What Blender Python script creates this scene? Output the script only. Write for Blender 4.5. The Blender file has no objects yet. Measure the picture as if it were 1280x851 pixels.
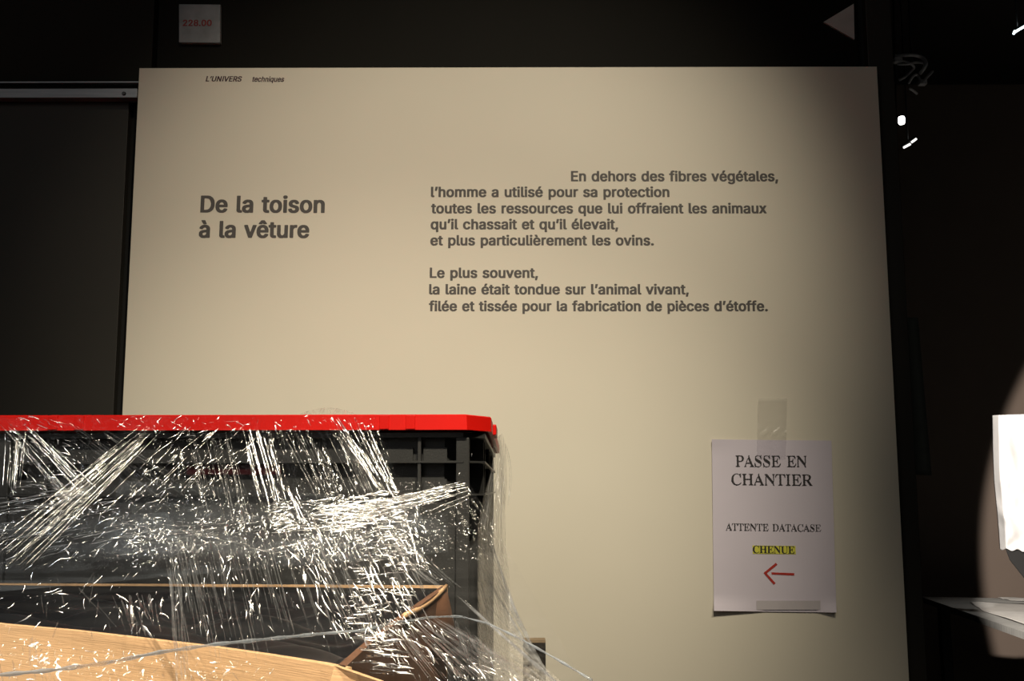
import bpy, bmesh, math, random, json
import numpy as np
from mathutils import Vector, Matrix, Euler

random.seed(7)
SC = bpy.context.scene
COL = SC.collection

# ------------------------------------------------------------------ camera
F = 1318.0
EYE = 1.5
PITCH = math.radians(8.0)
ROLL = math.radians(-0.12)
cam_d = bpy.data.cameras.new('camera')
cam_d.sensor_width = 36.0
cam_d.lens = 36.0 * F / 1280.0
cam_d.clip_start = 0.02
cam = bpy.data.objects.new('camera', cam_d)
COL.objects.link(cam)
ROT = Matrix.Rotation(math.radians(90) + PITCH, 3, 'X') @ Matrix.Rotation(ROLL, 3, 'Z')
cam.matrix_world = Matrix.Translation((0, 0, EYE)) @ ROT.to_4x4()
SC.camera = cam

# ------------------------------------------------------------------ world, lights, exposure
w = bpy.data.worlds.new('world'); SC.world = w; w.use_nodes = True
w.node_tree.nodes['Background'].inputs[0].default_value = (0.6, 0.7, 1.0, 1)
w.node_tree.nodes['Background'].inputs[1].default_value = 0.002
SC.view_settings.view_transform = 'Standard'
SC.view_settings.look = 'None'
SC.view_settings.gamma = 1.0
SC.view_settings.use_curve_mapping = False
SC.view_settings.exposure = 0.0
SC.cycles.transparent_max_bounces = 32
SC.cycles.max_bounces = 10
SC.cycles.sample_clamp_indirect = 3.0

def spot(name, loc, target, power, color, angle, blend, size):
    d = bpy.data.lights.new(name, 'SPOT'); d.energy = power; d.color = color
    d.spot_size = math.radians(angle); d.spot_blend = blend; d.shadow_soft_size = size
    o = bpy.data.objects.new(name, d); COL.objects.link(o)
    v = Vector(target) - Vector(loc)
    o.matrix_world = Matrix.Translation(loc) @ v.to_track_quat('-Z', 'Y').to_matrix().to_4x4()
    return o
WARM = (1.0, 0.80, 0.53); COOL = (0.80, 0.90, 1.0)
WARM2 = (1.0, 0.885, 0.675)
spot('board_spot', (0.65, -1.025, 3.789), (-0.122, 1.86, 1.777), 323, WARM2, 26.97, 0.9, 0.05)
spot('board_spot_low', (0.126, -0.474, 3.061), (-0.241, 1.86, 1.018), 158, WARM2, 38.6, 0.915, 0.04)
spot('load_spot', (0.35, -0.50, 3.1), (0.12, 0.60, 1.41), 185, (1.0, 0.86, 0.62), 28, 0.9, 0.03)
spot('load_spot_left', (-0.95, -0.75, 3.2), (-0.13, 0.45, 1.36), 290, (1.0, 0.86, 0.66), 20, 0.8, 0.03)
spot('cool_load_spot', (-0.30, -0.75, 2.9), (-0.48, 0.72, 1.34), 30, COOL, 18, 0.9, 0.03)
spot('gallery_spot', (0.82, 2.45, 2.3), (3.28, 4.16, 1.62), 1250, (1.0, 0.9, 0.8), 57, 0.03, 0.04)
def area(name, loc, target, power, size, color):
    d = bpy.data.lights.new(name, 'AREA'); d.energy = power; d.size = size; d.color = color
    o = bpy.data.objects.new(name, d); COL.objects.link(o)
    o.matrix_world = Matrix.Translation(loc) @ (Vector(target) - Vector(loc)).to_track_quat('-Z', 'Y').to_matrix().to_4x4()
area('room_fill', (-1.6, -2.6, 3.0), (0, 1.9, 1.4), 13, 1.8, (1.0, 0.97, 0.9))
spot('table_fill', (3.0, 4.6, 4.2), (2.75, 5.2, 0.9), 110, (1.0, 0.97, 0.92), 30, 1.0, 0.05)  # added fill from above to brighten the gallery table

# ------------------------------------------------------------------ helpers
def ray(px, py):
    return ROT @ Vector(((px - 640.0) / F, (425.5 - py) / F, -1.0))
def P(px, py, Y):
    d = ray(px, py); return Vector((0, 0, EYE)) + d * (Y / d.y)
def PZ(px, py, z):
    d = ray(px, py); return Vector((0, 0, EYE)) + d * ((z - EYE) / d.z)
RN = np.array(ROT)
def PN(px, py, Y):                                   # vectorised P
    d = np.stack([(px - 640.0) / F, (425.5 - py) / F, -np.ones_like(px)], -1) @ RN.T
    return d * (Y / d[..., 1])[..., None] + np.array([0, 0, EYE])

def tag(o, label=None, cat=None, group=None, kind=None):
    if label: o['label'] = label
    if cat: o['category'] = cat
    if group: o['group'] = group
    if kind: o['kind'] = kind
    return o
def link(o, parent=None):
    COL.objects.link(o)
    if parent is not None:
        o.parent = parent
        o.matrix_parent_inverse = parent.matrix_world.inverted() if parent.type != 'EMPTY' else Matrix.Translation(-parent.location)
    return o
def empty(name, loc, *t, **k):
    o = bpy.data.objects.new(name, None); o.location = loc; o.empty_display_size = 0.05
    COL.objects.link(o); return tag(o, *t, **k)
def from_bm(name, bm, mat, parent=None, smooth=False):
    me = bpy.data.meshes.new(name); bmesh.ops.recalc_face_normals(bm, faces=bm.faces[:])
    bm.to_mesh(me); bm.free(); me.materials.append(mat)
    if smooth: me.shade_smooth()
    return link(bpy.data.objects.new(name, me), parent)
def bm_box(bm, lo, hi, bevel=0.0):
    r = bmesh.ops.create_cube(bm, size=1.0); vs = r['verts']
    c = [(a + b) / 2 for a, b in zip(lo, hi)]; s = [abs(b - a) for a, b in zip(lo, hi)]
    for v in vs: v.co = Vector((v.co.x * s[0] + c[0], v.co.y * s[1] + c[1], v.co.z * s[2] + c[2]))
    if bevel:
        es = list({e for v in vs for e in v.link_edges})
        bmesh.ops.bevel(bm, geom=es, offset=bevel, segments=2, affect='EDGES', profile=0.6)
    return bm
def box(name, lo, hi, mat, parent=None, bevel=0.0):
    return from_bm(name, bm_box(bmesh.new(), lo, hi, bevel), mat, parent)
def prism(name, pts, off, mat, parent=None, bevel=0.0):
    """polygon (world points) extruded by vector off"""
    bm = bmesh.new(); off = Vector(off)
    a = [bm.verts.new(p) for p in pts]; b = [bm.verts.new(Vector(p) + off) for p in pts]
    bm.faces.new(a); bm.faces.new(b[::-1])
    n = len(a)
    for i in range(n): bm.faces.new((a[i], a[(i + 1) % n], b[(i + 1) % n], b[i]))
    if bevel: bmesh.ops.bevel(bm, geom=bm.edges[:], offset=bevel, segments=1, affect='EDGES')
    return from_bm(name, bm, mat, parent)
def tube_bm(bm, pts, r, seg=8):
    pts = [Vector(p) for p in pts]; rings = []
    rs = r if isinstance(r, (list, tuple)) else [r] * len(pts)
    for i, p in enumerate(pts):
        t = (pts[min(i + 1, len(pts) - 1)] - pts[max(i - 1, 0)]).normalized()
        u = t.orthogonal().normalized() if i == 0 else (u - t * u.dot(t)).normalized()
        v = t.cross(u)
        rings.append([bm.verts.new(p + (u * math.cos(a) + v * math.sin(a)) * rs[i]) for a in [2 * math.pi * k / seg for k in range(seg)]])
    for a, b in zip(rings, rings[1:]):
        for k in range(seg): bm.faces.new((a[k], a[(k + 1) % seg], b[(k + 1) % seg], b[k]))
    bm.faces.new(rings[0][::-1]); bm.faces.new(rings[-1])
    return bm
def tube(name, pts, r, mat, parent=None, seg=10):
    return from_bm(name, tube_bm(bmesh.new(), pts, r, seg), mat, parent, True)

# ------------------------------------------------------------------ materials
def mat(name, color, rough=0.6, metal=0.0, spec=0.5, noise=0.0, nscale=30.0, bump=0.0, bscale=200.0, stretch=None, coat=0.0):
    m = bpy.data.materials.new(name); m.use_nodes = True; nt = m.node_tree; b = nt.nodes['Principled BSDF']
    b.inputs['Base Color'].default_value = (*color, 1); b.inputs['Roughness'].default_value = rough
    b.inputs['Metallic'].default_value = metal; b.inputs['Specular IOR Level'].default_value = spec
    b.inputs['Coat Weight'].default_value = coat
    tc = nt.nodes.new('ShaderNodeTexCoord'); mp = nt.nodes.new('ShaderNodeMapping')
    nt.links.new(tc.outputs['Object'], mp.inputs[0])
    if stretch: mp.inputs['Scale'].default_value = stretch
    if noise:
        n = nt.nodes.new('ShaderNodeTexNoise'); n.inputs['Scale'].default_value = nscale; n.inputs['Detail'].default_value = 5
        nt.links.new(mp.outputs[0], n.inputs['Vector'])
        r = nt.nodes.new('ShaderNodeMapRange'); r.inputs['From Min'].default_value = 0.3; r.inputs['From Max'].default_value = 0.7
        r.inputs['To Min'].default_value = 1 - noise; r.inputs['To Max'].default_value = 1 + noise
        nt.links.new(n.outputs['Fac'], r.inputs['Value'])
        mx = nt.nodes.new('ShaderNodeVectorMath'); mx.operation = 'SCALE'; mx.inputs[0].default_value = color
        nt.links.new(r.outputs[0], mx.inputs['Scale']); nt.links.new(mx.outputs[0], b.inputs['Base Color'])
    if bump:
        n = nt.nodes.new('ShaderNodeTexNoise'); n.inputs['Scale'].default_value = bscale; n.inputs['Detail'].default_value = 4
        nt.links.new(mp.outputs[0], n.inputs['Vector'])
        bp = nt.nodes.new('ShaderNodeBump'); bp.inputs['Strength'].default_value = bump; bp.inputs['Distance'].default_value = 0.001
        nt.links.new(n.outputs['Fac'], bp.inputs['Height']); nt.links.new(bp.outputs[0], b.inputs['Normal'])
    return m
def emit(name, color, s):
    m = bpy.data.materials.new(name); m.use_nodes = True; nt = m.node_tree; nt.nodes.clear()
    e = nt.nodes.new('ShaderNodeEmission'); e.inputs[0].default_value = (*color, 1); e.inputs[1].default_value = s
    o = nt.nodes.new('ShaderNodeOutputMaterial'); nt.links.new(e.outputs[0], o.inputs[0]); return m
def film(name, gloss=0.15, rough=0.1, haze=0.03, tint=(0.93, 0.95, 1.0), bump=0.4, bscale=(300, 300, 300), hscale=(60, 60, 60), edge=0.5, hcon=1.0):
    m = bpy.data.materials.new(name); m.use_nodes = True; nt = m.node_tree; nt.nodes.clear()
    N = nt.nodes.new; L = nt.links.new
    out = N('ShaderNodeOutputMaterial'); tr = N('ShaderNodeBsdfTransparent'); tr.inputs[0].default_value = (0.985, 0.985, 0.99, 1)
    gl = N('ShaderNodeBsdfAnisotropic'); gl.inputs['Color'].default_value = (1, 1, 1, 1); gl.inputs['Roughness'].default_value = rough
    df = N('ShaderNodeBsdfDiffuse'); df.inputs[0].default_value = (*tint, 1)
    tl = N('ShaderNodeBsdfTranslucent'); tl.inputs[0].default_value = (*tint, 1)
    tc = N('ShaderNodeTexCoord'); mp = N('ShaderNodeMapping'); mp.inputs['Scale'].default_value = bscale
    L(tc.outputs['Object'], mp.inputs[0])
    n = N('ShaderNodeTexNoise'); n.inputs['Scale'].default_value = 1.0; n.inputs['Detail'].default_value = 3
    L(mp.outputs[0], n.inputs['Vector'])
    bp = N('ShaderNodeBump'); bp.inputs['Strength'].default_value = bump; bp.inputs['Distance'].default_value = 0.002
    L(n.outputs['Fac'], bp.inputs['Height'])
    for s in (gl,): L(bp.outputs[0], s.inputs['Normal'])
    lw = N('ShaderNodeLayerWeight'); lw.inputs[0].default_value = 0.35
    mr = N('ShaderNodeMapRange'); mr.inputs['To Min'].default_value = gloss; mr.inputs['To Max'].default_value = min(1, gloss + edge)
    L(lw.outputs['Facing'], mr.inputs['Value'])
    m1 = N('ShaderNodeMixShader'); L(mr.outputs[0], m1.inputs[0]); L(tr.outputs[0], m1.inputs[1]); L(gl.outputs[0], m1.inputs[2])
    hz = N('ShaderNodeMixShader'); hz.inputs[0].default_value = 0.4; L(df.outputs[0], hz.inputs[1]); L(tl.outputs[0], hz.inputs[2])
    mp2 = N('ShaderNodeMapping'); mp2.inputs['Scale'].default_value = hscale; L(tc.outputs['Object'], mp2.inputs[0])
    n2 = N('ShaderNodeTexNoise'); n2.inputs['Scale'].default_value = 1.0; n2.inputs['Detail'].default_value = 4; L(mp2.outputs[0], n2.inputs['Vector'])
    r2 = N('ShaderNodeMapRange'); r2.inputs['From Min'].default_value = 0.5 - 0.2 / hcon; r2.inputs['From Max'].default_value = 0.5 + 0.25 / hcon
    r2.inputs['To Min'].default_value = haze * 0.15; r2.inputs['To Max'].default_value = haze * 2.0; L(n2.outputs['Fac'], r2.inputs['Value'])
    m2 = N('ShaderNodeMixShader'); L(r2.outputs[0], m2.inputs[0]); L(m1.outputs[0], m2.inputs[1]); L(hz.outputs[0], m2.inputs[2])
    L(m2.outputs[0], out.inputs[0]); return m

M_wallup = mat('very dark brown wall panel', (0.0062, 0.0056, 0.0042), 0.7, spec=0.12, noise=0.12, nscale=6)
M_walltl = mat('near black wall panel', (0.016, 0.015, 0.012), 0.7, spec=0.12, noise=0.12, nscale=6)
M_wall = mat('dark brown wall paint', (0.020, 0.017, 0.013), 0.55, noise=0.12, nscale=6)
M_wall2 = mat('dark brown panel laminate', (0.027, 0.025, 0.021), 0.55, spec=0.3, noise=0.1, nscale=5)
M_black = mat('black', (0.006, 0.006, 0.006), 0.7, noise=0.1)
M_gap = mat('black gap', (0.003, 0.003, 0.003), 0.9, noise=0.1)
M_board = mat('off white painted board', (0.66, 0.62, 0.53), 0.55, noise=0.025, nscale=3, bump=0.06, bscale=400)
M_rail = mat('brushed aluminium', (0.30, 0.32, 0.35), 0.5, metal=0.5, noise=0.15, nscale=8, stretch=(1, 20, 20))
M_plate = mat('satin grey plate', (0.19, 0.20, 0.215), 0.45, noise=0.3, nscale=25)
M_tri = mat('grey white triangle paint', (0.5, 0.47, 0.45), 0.6, noise=0.08)
M_ink = mat('dark grey ink', (0.066, 0.060, 0.058), 0.6, noise=0.05)
M_inkp = mat('purple black ink', (0.05, 0.022, 0.03), 0.6, noise=0.05)
M_redink = mat('dark red ink', (0.20, 0.012, 0.012), 0.6, noise=0.05)
M_paper = mat('white copy paper', (0.62, 0.575, 0.67), 0.7, noise=0.02, nscale=12, bump=0.05, bscale=300)
M_print = mat('black toner', (0.02, 0.018, 0.02), 0.6, noise=0.05)
M_yellow = mat('yellow highlighter', (0.62, 0.60, 0.07), 0.7, noise=0.05)
M_marker = mat('red marker', (0.42, 0.03, 0.02), 0.5, noise=0.15, nscale=200)
M_tape = film('clear sticky tape', gloss=0.05, rough=0.2, haze=0.012, tint=(0.5, 0.48, 0.45), bump=0.2, bscale=(100, 100, 100))
M_crate = mat('dark grey crate plastic', (0.034, 0.035, 0.036), 0.42, spec=.35, noise=0.15, nscale=20, bump=0.15, bscale=600)
M_lid = mat('red lid plastic', (0.72, 0.008, 0.004), 0.45, spec=0.25, noise=0.05, nscale=20, bump=0.08, bscale=500)
M_card = mat('brown corrugated cardboard', (0.72, 0.46, 0.25), 0.8, noise=0.14, nscale=8, stretch=(1, 1, 22), bump=0.25, bscale=60)
M_card_shade = mat('shaded brown cardboard', (0.16, 0.075, 0.04), 0.8, noise=0.15, nscale=20, bump=0.2, bscale=60, stretch=(3, 3, 1))  # same cardboard, with the shade on the box's right side put into the colour
M_bag = mat('black plastic sheet', (0.006, 0.007, 0.009), 0.4, noise=0.2, nscale=30)
M_wood = mat('pallet wood', (0.30, 0.20, 0.11), 0.8, noise=0.3, nscale=12, stretch=(1, 1, 8))
M_post = mat('dark stained timber', (0.012, 0.009, 0.007), 0.6, spec=.2, noise=0.3, nscale=12, stretch=(8, 8, 1))
M_posttop = mat('raw cut timber', (0.30, 0.21, 0.12), 0.7, noise=0.2, nscale=60)
M_table = mat('grey table laminate', (0.22, 0.22, 0.21), 0.5, noise=0.2, nscale=14, stretch=(1, 5, 1))
M_metal = mat('black fixture metal', (0.04, 0.04, 0.042), 0.35, metal=0.7, noise=0.1)
M_cable = mat('grey cable', (0.55, 0.55, 0.57), 0.3, noise=0.2)
M_white = mat('white tissue paper', (0.58, 0.58, 0.58), 0.7, noise=0.04, nscale=20, bump=0.5, bscale=45)
M_tissue = mat('pale tissue paper', (0.36, 0.35, 0.33), 0.75, noise=0.08, nscale=20, bump=0.5, bscale=45)
M_dim = mat('dim grey paper', (0.13, 0.14, 0.12), 0.7, noise=0.1)
M_far = mat('beige gallery wall paint', (0.15, 0.115, 0.092), 0.7, noise=0.04, nscale=2)
M_floor = mat('dark carpet', (0.012, 0.011, 0.011), 0.95, noise=0.25, nscale=60)
E_lamp = emit('lit lamp lens', (1.0, 0.97, 0.9), 12)
E_tube = emit('lit tube', (1.0, 0.98, 0.92), 1.6)
E_tube2 = emit('lit tube cool', (0.85, 0.97, 1.0), 3)

# ------------------------------------------------------------------ room shell
YW = 1.86                                            # face of the light text board
xr = P(1132, 425, 1.90).x
CEIL = 4.35
box('floor', (-3.2, -3.2, -0.05), (6.2, 7.2, 0), M_floor)['kind'] = 'structure'
box('ceiling', (-3.2, -3.2, CEIL), (6.2, 7.2, CEIL + 0.1), M_black)['kind'] = 'structure'
box('wall_left', (-3.3, -3.2, 0), (-3.2, 7.2, CEIL), M_black)['kind'] = 'structure'
box('wall_right', (6.2, -3.2, 0), (6.3, 7.2, CEIL), M_black)['kind'] = 'structure'
box('wall_rear', (-3.2, -3.3, 0), (6.2, -3.2, CEIL), M_black)['kind'] = 'structure'
box('wall_far', (-3.2, 7.2, 0), (6.2, 7.3, CEIL), M_far)['kind'] = 'structure'
# partition wall carrying the text board
wall = tag(box('wall_back', (-3.2, 1.905, 0), (xr, 2.05, CEIL), M_gap), kind='structure')
def wp(px0, py0, px1, py1, y0, y1, m, name='wall_panel', xlo=None):
    a = P(px0, py0, y0); b = P(px1, py1, y0)
    return box(name, (a.x if xlo is None else xlo, y0, min(a.z, b.z)), (b.x, y1, max(a.z, b.z)), m, wall, 0.0015)
zt = P(600, 76, 1.885).z
a = P(191, 50, 1.885); b = P(197, 50, 1.885); zl = P(80, 101, 1.885).z
box('wall_panel', (-2.6, 1.885, zl), (a.x, 1.905, 3.6), M_walltl, wall, 0.001)
c = P(1072, 50, 1.885)
box('wall_panel', (b.x, 1.885, 1.9), (c.x, 1.905, 3.6), M_wallup, wall, 0.001)
d = P(1084, 50, 1.885)
box('wall_panel', (d.x, 1.885, 0.0), (xr, 1.905, 3.6), M_wall, wall, 0.001)
zr = P(80, 124, 1.885).z; e1 = P(152, 300, 1.885)
box('wall_panel', (-2.6, 1.887, 0.0), (e1.x, 1.905, zr - 0.002), M_wall2, wall, 0.001)
# aluminium rail under the upper left panel
rail = empty('wall_rail', (-1.6, 1.88, P(80, 114, 1.87).z), kind='structure'); rail.name = 'trim_1'
z0 = P(80, 122, 1.862).z; z1 = P(80, 110.5, 1.862).z; xe = P(172, 117, 1.865).x
box('rail_face', (-2.6, 1.862, z0), (xe, 1.8845, z1), M_rail, rail, 0.001)
z2 = P(80, 103.5, 1.87).z; z3 = P(80, 101.5, 1.87).z
box('rail_lip', (-2.6, 1.87, z2), (xe, 1.8845, z3), M_rail, rail, 0.0005)
bm = bmesh.new(); q = P(155, 117, 1.862)
bmesh.ops.create_cone(bm, cap_ends=True, segments=12, radius1=0.004, radius2=0.003, depth=0.003, matrix=Matrix.Translation((q.x, 1.8605, q.z)) @ Matrix.Rotation(math.pi / 2, 4, 'X'))
from_bm('screw', bm, M_metal, rail)

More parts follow.
